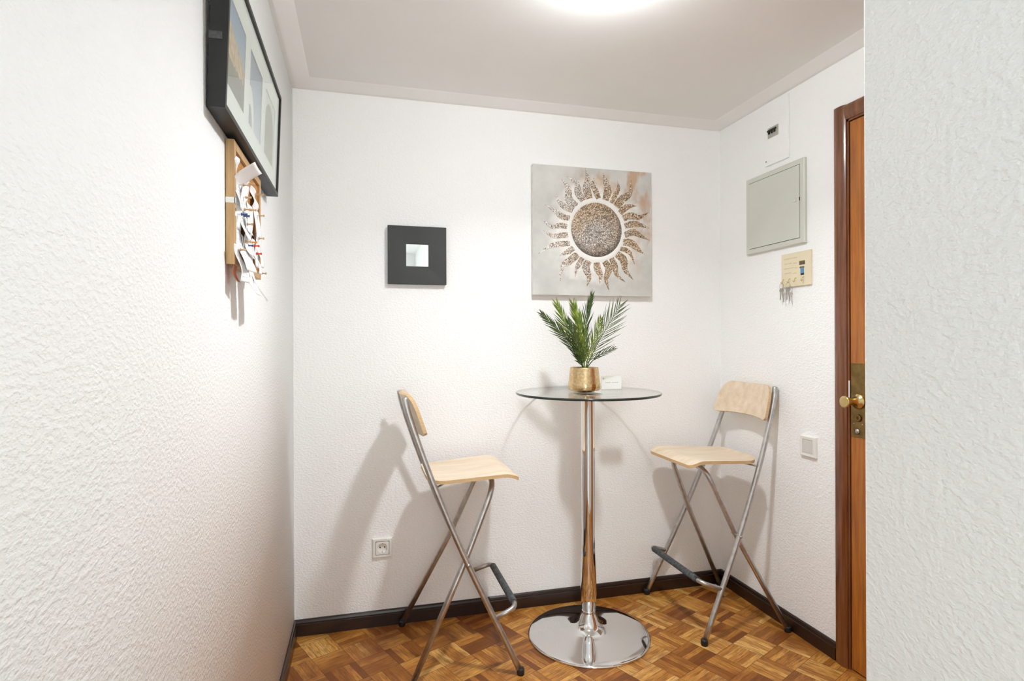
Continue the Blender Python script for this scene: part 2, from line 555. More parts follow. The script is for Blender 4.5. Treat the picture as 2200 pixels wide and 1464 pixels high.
def add_lathe(bm, prof, seg=48, c=(0, 0, 0), mi=0, axis='Z', sharp=()):
    """prof: list of (radius, height)"""
    c = Vector(c)
    def pt(r, h, a):
        if axis == 'Z':
            return c + Vector((r * math.cos(a), r * math.sin(a), h))
        if axis == 'X':
            return c + Vector((h, r * math.cos(a), r * math.sin(a)))
        return c + Vector((r * math.cos(a), h, r * math.sin(a)))
    rings = []
    for r, h in prof:
        if r < 1e-6:
            rings.append([bm.verts.new(pt(0, h, 0))])
        else:
            rings.append([bm.verts.new(pt(r, h, 2 * PI * k / seg)) for k in range(seg)])
    for i, (a, b) in enumerate(zip(rings, rings[1:])):
        for k in range(seg):
            k2 = (k + 1) % seg
            if len(a) == 1 and len(b) == 1:
                continue
            if len(a) == 1:
                f = bm.faces.new((a[0], b[k2], b[k]))
            elif len(b) == 1:
                f = bm.faces.new((a[k], a[k2], b[0]))
            else:
                f = bm.faces.new((a[k], a[k2], b[k2], b[k]))
            f.material_index = mi
            f.smooth = True


def add_prism(bm, poly, fn, mi=0, mi_side=None):
    """poly: 2-D outline, fn(u, v, s) -> 3-D point with s = 0 / 1 for the two faces"""
    a = [bm.verts.new(fn(u, v, 0)) for u, v in poly]
    b = [bm.verts.new(fn(u, v, 1)) for u, v in poly]
    f = bm.faces.new(a[::-1]); f.material_index = mi
    f = bm.faces.new(b); f.material_index = mi
    n = len(poly)
    for i in range(n):
        f = bm.faces.new((a[i], a[(i + 1) % n], b[(i + 1) % n], b[i]))
        f.material_index = mi if mi_side is None else mi_side


def obj(name, bm, mats, parent=None, loc=None, smooth=None):
    bmesh.ops.recalc_face_normals(bm, faces=bm.faces[:])
    me = bpy.data.meshes.new(name)
    bm.to_mesh(me)
    bm.free()
    for m in (mats if isinstance(mats, (list, tuple)) else [mats]):
        me.materials.append(m)
    o = bpy.data.objects.new(name, me)
    COL.objects.link(o)
    if parent is not None:
        o.parent = parent
    if loc is not None:
        o.location = loc
    if smooth is not None:
        for p in me.polygons:
            p.use_smooth = True
        md = o.modifiers.new('es', 'EDGE_SPLIT')
        md.split_angle = math.radians(smooth)
    return o


def thing(name, label, cat, loc=(0, 0, 0), rz=0, group=None):
    o = bpy.data.objects.new(name, None)
    COL.objects.link(o)
    o.empty_display_size = 0.05
    o.location = loc
    o.rotation_euler = (0, 0, rz)
    tag(o, label, cat, group)
    return o


def tag(o, label, cat, group=None):
    o['label'] = label
    o['category'] = cat
    if group:
        o['group'] = group
    return o


def struct(name, bm, mats, parent=None, **kw):
    o = obj(name, bm, mats, parent, **kw)
    if parent is None:
        o['kind'] = 'structure'
    return o


def smooth_path(pts, n=6):
    """Catmull-Rom through pts"""
    P = [Vector(p) for p in pts]
    P = [P[0] * 2 - P[1]] + P + [P[-1] * 2 - P[-2]]
    out = []
    for i in range(1, len(P) - 2):
        for k in range(n):
            t = k / n
            a, b, c, d = P[i - 1], P[i], P[i + 1], P[i + 2]
            out.append(0.5 * ((2 * b) + (c - a) * t + (2 * a - 5 * b + 4 * c - d) * t * t + (3 * b - a - 3 * c + d) * t ** 3))
    out.append(P[-2])
    return out


def round_path(pts, rad, n=6):
    """polyline with rounded inner corners"""
    P = [Vector(p) for p in pts]
    out = [P[0]]
    for i in range(1, len(P) - 1):
        a, b, c = P[i - 1], P[i], P[i + 1]
        u, v = (a - b), (c - b)
        r = min(rad, u.length * 0.49, v.length * 0.49)
        p, q = b + u.normalized() * r, b + v.normalized() * r
        for k in range(n + 1):
            t = k / n
            out.append((1 - t) ** 2 * p + 2 * t * (1 - t) * b + t * t * q)
    out.append(P[-1])
    return out


# ------------------------------------------------------------------ the room
HB = -4.6      # far end of the corridor behind the camera
FY = -2.05     # the parquet of the room ends here, pale tiles in the corridor
bm = bm_new(); add_box(bm, (-1.2, FY, -0.06), (W + .15, 0.1, 0.0)); struct('floor', bm, M['floor'])
bm = bm_new(); add_box(bm, (-1.2, HB - .1, -0.06), (W + .15, FY, 0.0)); struct('floor_corridor', bm, M['tiles'])
bm = bm_new(); add_box(bm, (-1.2, HB - .1, CH + 0.022), (W + .15, 0.1, CH + 0.12)); struct('ceiling', bm, M['ceiling'])
bm = bm_new(); add_box(bm, (-0.1, 0.0, 0.0), (W + .1, 0.1, CH + 0.022)); struct('wall_back', bm, M['wall'])

# left wall: straight beside the table, then turns away a little beside the camera (soft rounded arris)
bm = bm_new()
BY, BA = -1.675, math.radians(6)
line = [(0.0, 0.0), (0.0, BY + 0.02)]
for k in range(1, 7):
    a = BA * k / 6
    line.append((line[-1][0] - math.sin(a) * 0.007, line[-1][1] - math.cos(a) * 0.007))
L = (line[-1][1] - HB) / math.cos(BA)
line.append((line[-1][0] - math.sin(BA) * L, HB))
inner = [(bm.verts.new((x, y, 0)), bm.verts.new((x, y, CH + .022))) for x, y in line]
outer = [(bm.verts.new((x - .12, y, 0)), bm.verts.new((x - .12, y, CH + .022))) for x, y in line]
for rows in (inner, outer):
    for (a, b), (c, d) in zip(rows, rows[1:]):
        f = bm.faces.new((a, b, d, c)); f.smooth = rows is inner
for i in range(len(line) - 1):
    for k in (0, 1):
        bm.faces.new((inner[i][k], inner[i + 1][k], outer[i + 1][k], outer[i][k]))
for i in (0, -1):
    bm.faces.new((inner[i][0], inner[i][1], outer[i][1], outer[i][0]))
struct('wall_left', bm, M['wall'])

# right wall with the door opening
DY0, DY1, DH = -0.778, -1.56, 2.018      # opening
bm = bm_new()
add_box(bm, (W, DY0, 0), (W + .1, 0.0, CH + .022))
add_box(bm, (W, DY1, DH), (W + .1, DY0, CH + .022))
add_box(bm, (W, FR, 0), (W + .1, DY1, CH + .022))
struct('wall_right', bm, M['wall'])

# the partition: its corridor face runs beside the camera, its room face closes the front of the room
bm = bm_new()
XH = 0.8958
out = [(XH, HB), (XH, FR - .004), (XH + .0015, FR - .0015), (XH + .004, FR), (W + .1, FR), (W + .1, FR - .1), (XH + .1, FR - .1), (XH + .1, HB)]
add_prism(bm, out, lambda u, v, s: (u, v, s * (CH + .022)))
struct('wall_front', bm, M['wall'])
bm = bm_new()
add_box(bm, (-1.2, HB - .1, 0), (-0.08, HB, CH + .022)); add_box(bm, (0.78, HB - .1, 0), (XH + .1, HB, CH + .022))
add_box(bm, (-0.08, HB - .1, 2.055), (0.78, HB, CH + .022)); add_box(bm, (-0.08, HB - .1, 0), (0.78, HB, 0.105))
struct('wall_corridor', bm, M['wall'])
fill_win = bpy.data.objects.new('fill_window_1', None); COL.objects.link(fill_win)  # unseen glazed door, added to let soft fill light in
fill_win.location = (0.35, HB - .05, 0); fill_win['kind'] = 'structure'
bm = bm_new()
for a, b in (((-.43, -.03, .105), (-.38, .03, 2.055)), ((.38, -.03, .105), (.43, .03, 2.055)), ((-.38, -.03, .105), (.38, .03, .16)), ((-.38, -.03, 2.0), (.38, .03, 2.055)), ((-.02, -.03, .16), (.02, .03, 2.0))):
    add_box(bm, a, b)
obj('fill_window_frame', bm, M['white_plastic'], fill_win)
for sx in (-1, 1):
    bm = bm_new(); add_box(bm, (sx * .2 - .18, -.003, .16), (sx * .2 + .18, .003, 2.0)); obj('pane', bm, M['glass'], fill_win)


def cornice(name, a, b, inward, ext0=0.0, ext1=0.0):
    """moulding strip under the ceiling from a to b (wall line), inward = unit vector into the room"""
    a, b, n = Vector(a), Vector(b), Vector(inward)
    prof = [(0, 0.0), (0.014, 0.0), (0.020, 0.0015), (0.066, 0.0185), (0.074, 0.0225), (0, 0.0225)]
    bm = bm_new()
    rows = []
    for p, q in prof:
        rows.append((bm.verts.new(Vector((a.x, a.y, CH + q)) + n * p + (b - a).normalized() * (p * ext0)),
                     bm.verts.new(Vector((b.x, b.y, CH + q)) + n * p - (b - a).normalized() * (p * ext1))))
    m = len(rows)
    for i in range(m):
        (p, q), (r, s) = rows[i], rows[(i + 1) % m]
        bm.faces.new((p, q, s, r))
    bm.faces.new([r[0] for r in rows]); bm.faces.new([r[1] for r in rows][::-1])
    return struct(name, bm, M['ceiling'])


cornice('trim_1', (0, 0, 0), (W, 0, 0), (0, -1, 0), 1, 1)
cornice('trim_2', (0, FR + .35, 0), (0, 0, 0), (1, 0, 0), 0, 1)
cornice('trim_3', (W, 0, 0), (W, FR, 0), (-1, 0, 0), 1, 0)


def skirting(name, a, b, inward, e0, e1):
    a, b, n = Vector(a), Vector(b), Vector(inward)
    prof = [(0, 0), (0.012, 0), (0.012, 0.047), (0.0085, 0.0495), (0.0085, 0.052), (0.0105, 0.054), (0.0085, 0.062), (0.004, 0.066), (0, 0.066)]
    bm = bm_new()
    rows = []
    d = (b - a).normalized()
    for p, q in prof:
        rows.append((bm.verts.new(Vector((a.x, a.y, q)) + n * p + d * (p * e0)), bm.verts.new(Vector((b.x, b.y, q)) + n * p - d * (p * e1))))
    m = len(rows)
    for i in range(m):
        (p, q), (r, s) = rows[i], rows[(i + 1) % m]
        bm.faces.new((p, q, s, r))
    bm.faces.new([r[0] for r in rows]); bm.faces.new([r[1] for r in rows][::-1])
    return struct(name, bm, M['baseboard'])


skirting('baseboard_back', (0, 0, 0), (W, 0, 0), (0, -1, 0), 1, 1)
skirting('baseboard_left', (0, BY + .02, 0), (0, 0, 0), (1, 0, 0), 0, 1)
skirting('baseboard_right', (W, 0, 0), (W, -0.7215, 0), (-1, 0, 0), 1, 0)

# ------------------------------------------------------------------ door
door = bpy.data.objects.new('door_1', None); COL.objects.link(door)
door.location = (W, DY0, 0)
door['kind'] = 'structure'
door['label'] = 'amber veneered entrance door with brass knob in a dark varnished frame'
AW = 0.056


def arch_prof(bm, pa, pb, side):
    """rounded architrave bar lying on the wall between two local points; side = direction across the bar away from the opening"""
    pa, pb, side = Vector(pa), Vector(pb), Vector(side)
    prof = [(0, 0.0), (0, 0.010), (0.006, 0.014), (0.016, 0.017), (0.034, 0.0175), (0.048, 0.0155), (AW - .001, 0.010), (AW, 0.0)]
    rows = []
    d = (pb - pa).normalized()
    for p, q in prof:
        rows.append((bm.verts.new(pa + side * p + Vector((-q, 0, 0))), bm.verts.new(pb + side * p + Vector((-q, 0, 0)) + d * 0)))
    for i in range(len(rows)):
        (p, q), (r, s) = rows[i], rows[(i + 1) % len(rows)]
        f = bm.faces.new((p, q, s, r)); f.smooth = True
    bm.faces.new([r[0] for r in rows]); bm.faces.new([r[1] for r in rows][::-1])


bm = bm_new()
dl = DY1 - DY0
arch_prof(bm, (0, 0, 0), (0, 0, DH + AW), (0, 1, 0))
arch_prof(bm, (0, dl, 0), (0, dl, DH + AW), (0, -1, 0))
arch_prof(bm, (0, 0.0, DH), (0, dl, DH), (0, 0, 1))
add_box(bm, (-0.006, -0.008, 0), (0.1, 0.0, DH))
add_box(bm, (-0.006, dl, 0), (0.1, dl + .008, DH))
add_box(bm, (-0.006, dl, DH - .008), (0.1, 0, DH))
obj('door_frame', bm, M['architrave'], door, smooth=35)
bm = bm_new()
add_box(bm, (-0.002, dl + .011, 0.006), (0.036, -0.0105, DH - .011), bevel=0.0015)
leaf = obj('door_leaf', bm, M['door'], door)
bm = bm_new()
add_box(bm, (-0.0045, -0.078, 0.857), (-0.0015, -0.0125, 1.124), bevel=0.0012)
plate = obj('lock_plate', bm, M['brass_old'], leaf)
plate['label'] = 'tarnished brass lock plate'
bm = bm_new()
kc = (0, -0.047, 0.988)
add_lathe(bm, [(0.0, -0.0045), (0.027, -0.0045), (0.028, -0.008), (0.026, -0.012), (0.019, -0.0145), (0.0165, -0.019), (0.0135, -0.024), (0.0135, -0.040),
               (0.0165, -0.052), (0.0195, -0.0600), (0.0212, -0.0650), (0.0212, -0.0680), (0.0185, -0.0700), (0.012, -0.0692), (0, -0.0688)], 40, kc, axis='X')
kn = obj('door_knob', bm, M['brass'], leaf); kn['label'] = 'shiny brass knob'
bm = bm_new()
add_lathe(bm, [(0, -0.0045), (0.0135, -0.0045), (0.0135, -0.0100), (0.0105, -0.0115), (0.0085, -0.0105), (0, -0.0105)], 28, (0, -0.045, 0.927), axis='X')
add_box(bm, (-0.0135, -0.0458, 0.9215), (-0.0100, -0.0442, 0.9325))
obj('keyhole', bm, M['brass_old'], leaf)
bm = bm_new()
add_lathe(bm, [(0, -0.0045), (0.011, -0.0045), (0.010, -0.008), (0, -0.0095)], 20, (0, -0.040, 0.878), axis='X')
add_lathe(bm, [(0, -0.0045), (0.0035, -0.0045), (0.003, -0.006), (0, -0.0065)], 12, (0, -0.062, 0.905), axis='X')
add_lathe(bm, [(0, -0.0045), (0.0035, -0.0045), (0.003, -0.006), (0, -0.0065)], 12, (0, -0.026, 0.905), axis='X')
obj('lower_bolt', bm, M['steel'], leaf)
bm = bm_new()
add_box(bm, (-0.0075, -0.0112, 0.985), (-0.0062, -0.0085, 1.06))
add_box(bm, (-0.0072, -0.008, 0.985), (-0.0060, -0.0045, 1.06))
obj('strike_plate', bm, M['grey_plastic'], door)

# ------------------------------------------------------------------ ceiling lamps
def ceiling_lamp(name, label, pos, mat, r):
    t = thing(name, label, 'lamp', (pos[0], pos[1], CH + .022))
    dz = pos[2] - (CH + .022)
    bm = bm_new()
    add_lathe(bm, [(0, 0), (r * 1.25, 0), (r * 1.25, -0.010), (r * 1.15, -0.016), (0, -0.016)], 40)
    obj('lamp_base', bm, M['white_plastic'], t)
    bm = bm_new()
    add_lathe(bm, [(0, -.016), (r, -.016), (r, dz + .008), (r * .88, dz), (0, dz - .001)], 40)
    obj('diffuser', bm, mat, t)
    return t


ceiling_lamp('ceiling_lamp', 'round glowing ceiling lamp above the middle of the room', LAMP_POS, M['lamp'], 0.058)
ceiling_lamp('ceiling_lamp', 'unseen fill lamp added on the corridor ceiling behind the camera', HALL_FILL_POS, M['hall_fill'], 0.09)  # added out of view to give soft fill

# ------------------------------------------------------------------ bar table
TX, TY = 1.171, -0.302
tab = thing('bar_table', 'round glass bar table on a chrome pedestal between the two stools', 'table', (TX, TY, 0))
R = 0.296
bm = bm_new()
seg = 128
zt, zb = 1.0, 0.991
def ring(r, z):
    return [bm.verts.new((r * math.cos(2 * PI * k / seg), r * math.sin(2 * PI * k / seg), z)) for k in range(seg)]
a0, a1, a2, a3 = ring(R - .0015, zt), ring(R, zt - .0015), ring(R, zb + .0015), ring(R - .0015, zb)
bm.faces.new(a0); bm.faces.new(a3[::-1])
for p, q in ((a0, a1), (a1, a2), (a2, a3)):
    for k in range(seg):
        f = bm.faces.new((p[k], p[(k + 1) % seg], q[(k + 1) % seg], q[k])); f.material_index = 1; f.smooth = True
obj('glass_top', bm, [M['glass'], M['glass_edge']], tab)
bm = bm_new()
add_lathe(bm, [(0, zb), (0.060, zb), (0.062, zb - .003), (0.058, zb - .006), (0.034, zb - .010), (0.0295, zb - .020), (0.0290, 0.80), (0.0275, 0.50), (0.0265, 0.42),
               (0.0285, 0.34), (0.0325, 0.22), (0.0330, 0.17), (0.0300, 0.125), (0.0262, 0.105), (0.0262, 0.1)], 64)
obj('column', bm, M['chrome'], tab)
bm = bm_new()
add_lathe(bm, [(0, 0.104), (0.027, 0.104), (0.0285, 0.100), (0.0270, 0.0955), (0.0285, 0.091), (0.036, 0.078), (0.042, 0.064), (0.049, 0.050), (0.064, 0.038),
               (0.090, 0.0285), (0.125, 0.0225), (0.170, 0.0172), (0.215, 0.0128), (0.240, 0.0098), (0.2475, 0.0070), (0.2490, 0.0035), (0.2485, 0.0008), (0, 0.0008)], 128)
obj('base', bm, M['chrome'], tab)


# ------------------------------------------------------------------ stools
def stool(label, loc, rz):
    st = thing('bar_stool', label, 'stool', loc, rz, 'folding bar stools')
    wl = lambda z: 0.238 - 0.083 * z           # half spread of the long side tubes
    wi = lambda z: 0.235 - 0.160 * z           # half spread of the inner tubes
    rt = 0.0108
    for s in (-1, 1):
        pts = [(0.194, s * wl(0.012), 0.014), (0.010, s * wl(.405), 0.405), (-0.104, s * wl(.68), 0.68), (-0.168, s * wl(.86), 0.86),
               (-0.198, s * wl(.96), 0.955), (-0.209, s * (wl(1.0) - .004), 1.008)]
        bm = bm_new(); add_tube(bm, smooth_path(pts, 6), rt, 18)
        lg = obj('leg', bm, M['tube'], st)
        bm = bm_new()
        add_lathe(bm, [(0, 0.0), (0.0125, 0.0), (0.0140, 0.004), (0.0142, 0.018), (0.0130, 0.024), (0, 0.024)], 20, (0.1955, s * wl(0.01), 0.0))
        obj('rubber_foot', bm, M['rubber'], lg)
    # inner inverted U, one mesh per leg plus the cross bar under the seat
    zt_ = 0.676
    full = round_path([(-0.196, -wi(.012), 0.014), (0.006, -wi(.405), .405), (0.124, -wi(zt_) - .012, zt_), (0.124, wi(zt_) + .012, zt_), (0.006, wi(.405), .405), (-0.196, wi(.012), 0.014)], 0.075, 10)
    # split the path where it passes the middle of the bar
    mid = min(range(len(full)), key=lambda i: abs(full[i].y))
    left_part = [p for p in full if p.y < -0.055 or (p.y < 0 and p.z < .6)]
    right_part = [p for p in full if p.y > 0.055 or (p.y > 0 and p.z < .6)]
    ends = (left_part[-1], right_part[0])
    for s, part in ((-1, left_part), (1, right_part[::-1])):
        bm = bm_new(); add_tube(bm, part, rt, 18)
        lg = obj('leg', bm, M['tube'], st)
        bm = bm_new()
        add_lathe(bm, [(0, 0.0), (0.0125, 0.0), (0.0140, 0.004), (0.0142, 0.018), (0.0130, 0.024), (0, 0.024)], 20, (-0.1975, s * wi(0.01), 0.0))
        obj('rubber_foot', bm, M['rubber'], lg)
    bm = bm_new(); add_tube(bm, [ends[0], ends[1]], rt, 18)
    add_box(bm, (0.108, -0.035, 0.676), (0.140, 0.035, 0.696), bevel=0.002)
    obj('seat_rail', bm, M['tube'], st)
    # pivot bolts
    for s in (-1, 1):
        bm = bm_new()
        add_tube(bm, [(0.010, s * (wi(.405) - .012), .405), (0.010, s * (wl(.405) + .0125), .405)], 0.0042, 12)
        add_lathe(bm, [(0, s * .0), (0.0062, 0), (0.0062, s * .003), (0.003, s * .0052), (0, s * .0055)], 14, (0.010, s * (wl(.405) + .0108), .405), axis='Y')
        obj('pivot_bolt', bm, M['tube'], st)
    # foot rest
    zf = 0.205
    xf = 0.102
    bm = bm_new()
    path = round_path([(xf, -wl(zf), zf), (xf + .086, -wl(zf) + .010, zf + .030), (xf + .086, wl(zf) - .010, zf + .030), (xf, wl(zf), zf)], 0.034, 8)
    add_tube(bm, path, 0.0092, 16)
    fr_ = obj('foot_rest', bm, M['tube'], st)
    bm = bm_new()
    add_tube(bm, [(xf + .086, -0.178, zf + .030), (xf + .086, -0.060, zf + .030), (xf + .086, 0.060, zf + .030), (xf + .086, 0.178, zf + .030)], 0.0136, 18)
    sl = obj('rubber_sleeve', bm, M['sleeve'], fr_); sl['label'] = 'scuffed dark rubber sleeve'
    # seat: moulded plywood, front edge rolled down, slightly dished
    nx, ny = 30, 26
    x0, x1 = -0.128, 0.214
    def half(u):
        x = x0 + (x1 - x0) * u
        h = 0.166 + 0.018 * min(1, u / 0.8)
        rb = 0.062
        if x - x0 < rb:
            h -= 0.070 * (1 - math.sqrt(max(0, 1 - ((rb - (x - x0)) / rb) ** 2)))
        rf = 0.030
        if x1 - x < rf:
            h -= 0.030 * (1 - math.sqrt(max(0, 1 - ((rf - (x1 - x)) / rf) ** 2)))
        return x, h
    def zs(x, y, h):
        z = 0.700 + 0.020 * (x - x0) / 0.34 - 0.009 * (1 - min(1, (y / 0.18) ** 2)) * math.sin(PI * min(1, max(0, (x - x0) / (x1 - x0))))
        if x > 0.150:
            t = (x - 0.150) / 0.062
            z -= 0.021 * t * t
        if x < -0.07:
            t = (-0.07 - x) / 0.058
            z += 0.010 * t * t
        return z
    bm = bm_new()
    T = 0.013
    top, bot = [], []
    for i in range(nx + 1):
        u = i / nx
        u = u * u * (3 - 2 * u) * 0.5 + u * 0.5
        x, h = half(u)
        top.append([bm.verts.new((x, -h + 2 * h * j / ny, zs(x, -h + 2 * h * j / ny, h))) for j in range(ny + 1)])
        bot.append([bm.verts.new((x, -h + 2 * h * j / ny, zs(x, -h + 2 * h * j / ny, h) - T)) for j in range(ny + 1)])
    for G in (top, bot):
        for i in range(nx):
            for j in range(ny):
                f = bm.faces.new((G[i][j], G[i + 1][j], G[i + 1][j + 1], G[i][j + 1])); f.smooth = True
    rim_t = [top[i][0] for i in range(nx + 1)] + [top[nx][j] for j in range(1, ny + 1)] + [top[i][ny] for i in range(nx - 1, -1, -1)] + [top[0][j] for j in range(ny - 1, 0, -1)]
    rim_b = [bot[i][0] for i in range(nx + 1)] + [bot[nx][j] for j in range(1, ny + 1)] + [bot[i][ny] for i in range(nx - 1, -1, -1)] + [bot[0][j] for j in range(ny - 1, 0, -1)]
    for k in range(len(rim_t)):
        k2 = (k + 1) % len(rim_t)
        f = bm.faces.new((rim_t[k], rim_t[k2], rim_b[k2], rim_b[k])); f.material_index = 1; f.smooth = True
    so = obj('seat', bm, [M['birch'], M['birch_edge']], st, smooth=50)
    bv = so.modifiers.new('bv', 'BEVEL'); bv.width = 0.0022; bv.segments = 2; bv.limit_method = 'ANGLE'; bv.angle_limit = math.radians(50)
    # bracket rods that join the seat to the side tubes
    for s in (-1, 1):
        bm = bm_new()
        add_tube(bm, [(-0.062, s * 0.135, 0.686), (-0.100, s * 0.165, 0.679), (-0.104, s * wl(.68), 0.679)], 0.0034, 10)
        obj('seat_bracket', bm, M['tube'], st)
    # back rest: curved plywood, big upper corners, arched lower edge
    bm = bm_new()
    n, mrows = 34, 14
    Hh, ww = 0.166, 0.182
    def edge_lo(s_):                       # s_ in -1..1
        return 0.020 * (1 - abs(s_) ** 2.2) + 0.012 * max(0, (abs(s_) - .92) / .08) ** 2
    def edge_hi(s_):
        a = abs(s_)
        v = Hh - 0.006 * a * a
        if a > 0.70:
            v -= 0.062 * (1 - math.sqrt(max(0, 1 - ((a - .70) / .30) ** 2)))
        return v
    G = [[], []]
    nrm = Vector((0.93, 0, 0.36)).normalized()
    upv = Vector((-0.36, 0, 0.93)).normalized()
    for i in range(n + 1):
        s_ = -1 + 2 * i / n
        s_ = math.sin(s_ * PI / 2) * 0.35 + s_ * 0.65
        lo, hi = edge_lo(s_), edge_hi(s_)
        for side in (0, 1):
            rowv = []
            for j in range(mrows + 1):
                h = lo + (hi - lo) * j / mrows
                half_w = ww - 0.022 * (h / Hh) ** 1.5
                y = s_ * half_w
                back = -0.030 * (1 - s_ * s_) + 0.0
                p = Vector((-0.156, y, 0.866)) + upv * h + nrm * (back + 0.0 + side * 0.0125) + Vector((0.016 + 0.05 * h, 0, 0))
                rowv.append(bm.verts.new(p))
            G[side].append(rowv)
    for side in (0, 1):
        for i in range(n):
            for j in range(mrows):
                f = bm.faces.new((G[side][i][j], G[side][i + 1][j], G[side][i + 1][j + 1], G[side][i][j + 1])); f.smooth = True
    def rim(g):
        return [g[i][0] for i in range(n + 1)] + [g[n][j] for j in range(1, mrows + 1)] + [g[i][mrows] for i in range(n - 1, -1, -1)] + [g[0][j] for j in range(mrows - 1, 0, -1)]
    ra, rb_ = rim(G[0]), rim(G[1])
    for k in range(len(ra)):
        k2 = (k + 1) % len(ra)
        f = bm.faces.new((ra[k], ra[k2], rb_[k2], rb_[k])); f.material_index = 1; f.smooth = True
    bo = obj('backrest', bm, [M['birch'], M['birch_edge']], st, smooth=50)
    bv = bo.modifiers.new('bv', 'BEVEL'); bv.width = 0.002; bv.segments = 2; bv.limit_method = 'ANGLE'; bv.angle_limit = math.radians(50)
    return st


stool('folding bar stool with birch seat seen side-on, left of the glass table', (0.630, -0.262, 0), 0.0)
stool('folding bar stool with its birch backrest in the right corner, right of the glass table', (1.777, -0.262, 0), PI)

# ------------------------------------------------------------------ pot with palm
PX, PY = 1.157, -0.30
pot = thing('potted_palm', 'artificial palm in a gold pot standing on the glass table', 'plant', (PX, PY, 1.0))
bm = bm_new()
add_lathe(bm, [(0.0655, 0.034), (0.0640, 0.044), (0.0605, 0.074), (0.0580, 0.098), (0.0572, 0.1005), (0.0560, 0.1000), (0.0555, 0.086)], 72)
p1 = obj('pot', bm, M['gold_rib'], pot)
bm = bm_new()
add_lathe(bm, [(0, 0.0005), (0.040, 0.0005), (0.044, 0.003), (0.0600, 0.0065), (0.0645, 0.0085), (0.0660, 0.012), (0.0664, 0.026), (0.0655, 0.034)], 72)
obj('pot_foot', bm, M['gold'], pot)
bm = bm_new(); add_lathe(bm, [(0, 0.089), (0.030, 0.088), (0.0552, 0.086), (0.0552, 0.082), (0, 0.082)], 32); obj('soil', bm, M['soil'], pot)
rnd = random.Random(5)


def frond(ctrl, n_leaf, l_max, mat, splay=0.75, start=0.25, face=(0.1, -1, 0.1), both=(1, 1), width=0.0032, droop=0.1):
    """feathered palm frond: rachis through ctrl points (local), n_leaf leaflets on each side"""
    path = smooth_path([Vector(c) for c in ctrl], 10)
    N = len(path)
    bm = bm_new()
    add_tube(bm, path, [0.0021 * (1 - 0.75 * i / (N - 1)) + .0002 for i in range(N)], 6)
    F = Vector(face).normalized()
    for k in range(n_leaf):
        u = start + (1 - start) * (k + 0.5) / n_leaf
        f = u * (N - 1)
        i = min(N - 2, int(f))
        p = path[i].lerp(path[i + 1], f - i)
        t = (path[min(N - 1, i + 2)] - path[max(0, i - 1)]).normalized()
        side = t.cross(F).normalized()
        for s in (-1, 1):
            if not both[0 if s < 0 else 1]:
                continue
            q = (k + .5) / n_leaf
            ln = l_max * (0.45 + 0.55 * math.sin(PI * min(1, 0.18 + q * 0.75))) * rnd.uniform(.88, 1.1) * (1 - 0.35 * q ** 3)
            sp = splay * (1 - 0.45 * q) * rnd.uniform(.88, 1.12)
            d0 = (t * math.cos(sp) + side * s * math.sin(sp) + F * rnd.uniform(-.22, .22)).normalized()
            pts = []
            cur = p.copy()
            d = d0.copy()
            m = 6
            for a in range(m + 1):
                pts.append((cur.copy(), d.copy()))
                cur += d * (ln / m)
                d = (d + t * 0.055 + Vector((0, 0, -droop * 0.25))).normalized()
            prev = None
            for a, (c, dd) in enumerate(pts):
                v = a / m
                wd = width * max(0.04, math.sin(PI * min(1, 0.12 + v * 0.88)) ** 0.7) * (1 - .25 * v)
                sd = dd.cross(F).normalized()
                a_ = bm.verts.new(c + sd * wd * 0.5 + F * 0.0004)
                b_ = bm.verts.new(c - F * 0.0005)
                c_ = bm.verts.new(c - sd * wd * 0.5 + F * 0.0004)
                if prev:
                    f1 = bm.faces.new((prev[0], a_, b_, prev[1])); f2 = bm.faces.new((prev[1], b_, c_, prev[2]))
                    f1.smooth = f2.smooth = True
                prev = (a_, b_, c_)
    return obj('frond', bm, mat, pot)


b0 = (0.0, 0.0, 0.088)
frond([b0, (-0.056, -0.01, 0.185), (-0.118, -0.015, 0.252), (-0.190, -0.02, 0.318)], 26, 0.072, M['leaf_dark'], 0.50, 0.12, width=.0042)
frond([b0, (-0.030, 0.012, 0.185), (-0.074, 0.02, 0.275), (-0.112, 0.02, 0.362)], 28, 0.080, M['leaf'], 0.55, 0.10, width=.0046)
frond([b0, (-0.012, -0.012, 0.195), (-0.036, -0.02, 0.285), (-0.058, -0.028, 0.360)], 28, 0.082, M['leaf'], 0.58, 0.08, width=.0046)
frond([b0, (0.006, 0.01, 0.200), (0.018, 0.012, 0.310), (0.036, 0.005, 0.396)], 28, 0.074, M['leaf_dark'], 0.46, 0.08, width=.0044)
frond([(0.004, 0, .088), (0.050, -0.004, 0.185), (0.104, -0.01, 0.275), (0.156, -0.012, 0.358)], 24, 0.118, M['leaf_grey'], 0.70, 0.12, width=.0034)
frond([(0.004, 0, .088), (0.016, -0.02, 0.165), (0.040, -0.03, 0.235), (0.060, -0.035, 0.300)], 18, 0.062, M['leaf'], 0.60, 0.10, width=.0042)
frond([(0.004, 0, .088), (0.034, -0.01, 0.128), (0.076, -0.02, 0.158), (0.122, -0.02, 0.178)], 6, 0.056, M['leaf_dark'], 0.38, 0.28, width=.0038)
frond([(-0.002, 0, .088), (-0.018, 0.015, 0.165), (-0.012, 0.03, 0.245), (-0.006, 0.035, 0.32)], 20, 0.068, M['leaf'], 0.60, 0.10, width=.0044)
frond([(-0.002, 0, .088), (-0.028, -0.02, 0.160), (-0.056, -0.03, 0.230), (-0.080, -0.03, 0.290)], 20, 0.062, M['leaf_dark'], 0.60, 0.10, width=.0044)
frond([(-0.002, 0, .088), (-0.016, -0.01, 0.112), (-0.036, -0.015, 0.128)], 3, 0.034, M['leaf_dark'], 0.5, 0.3, width=.004)

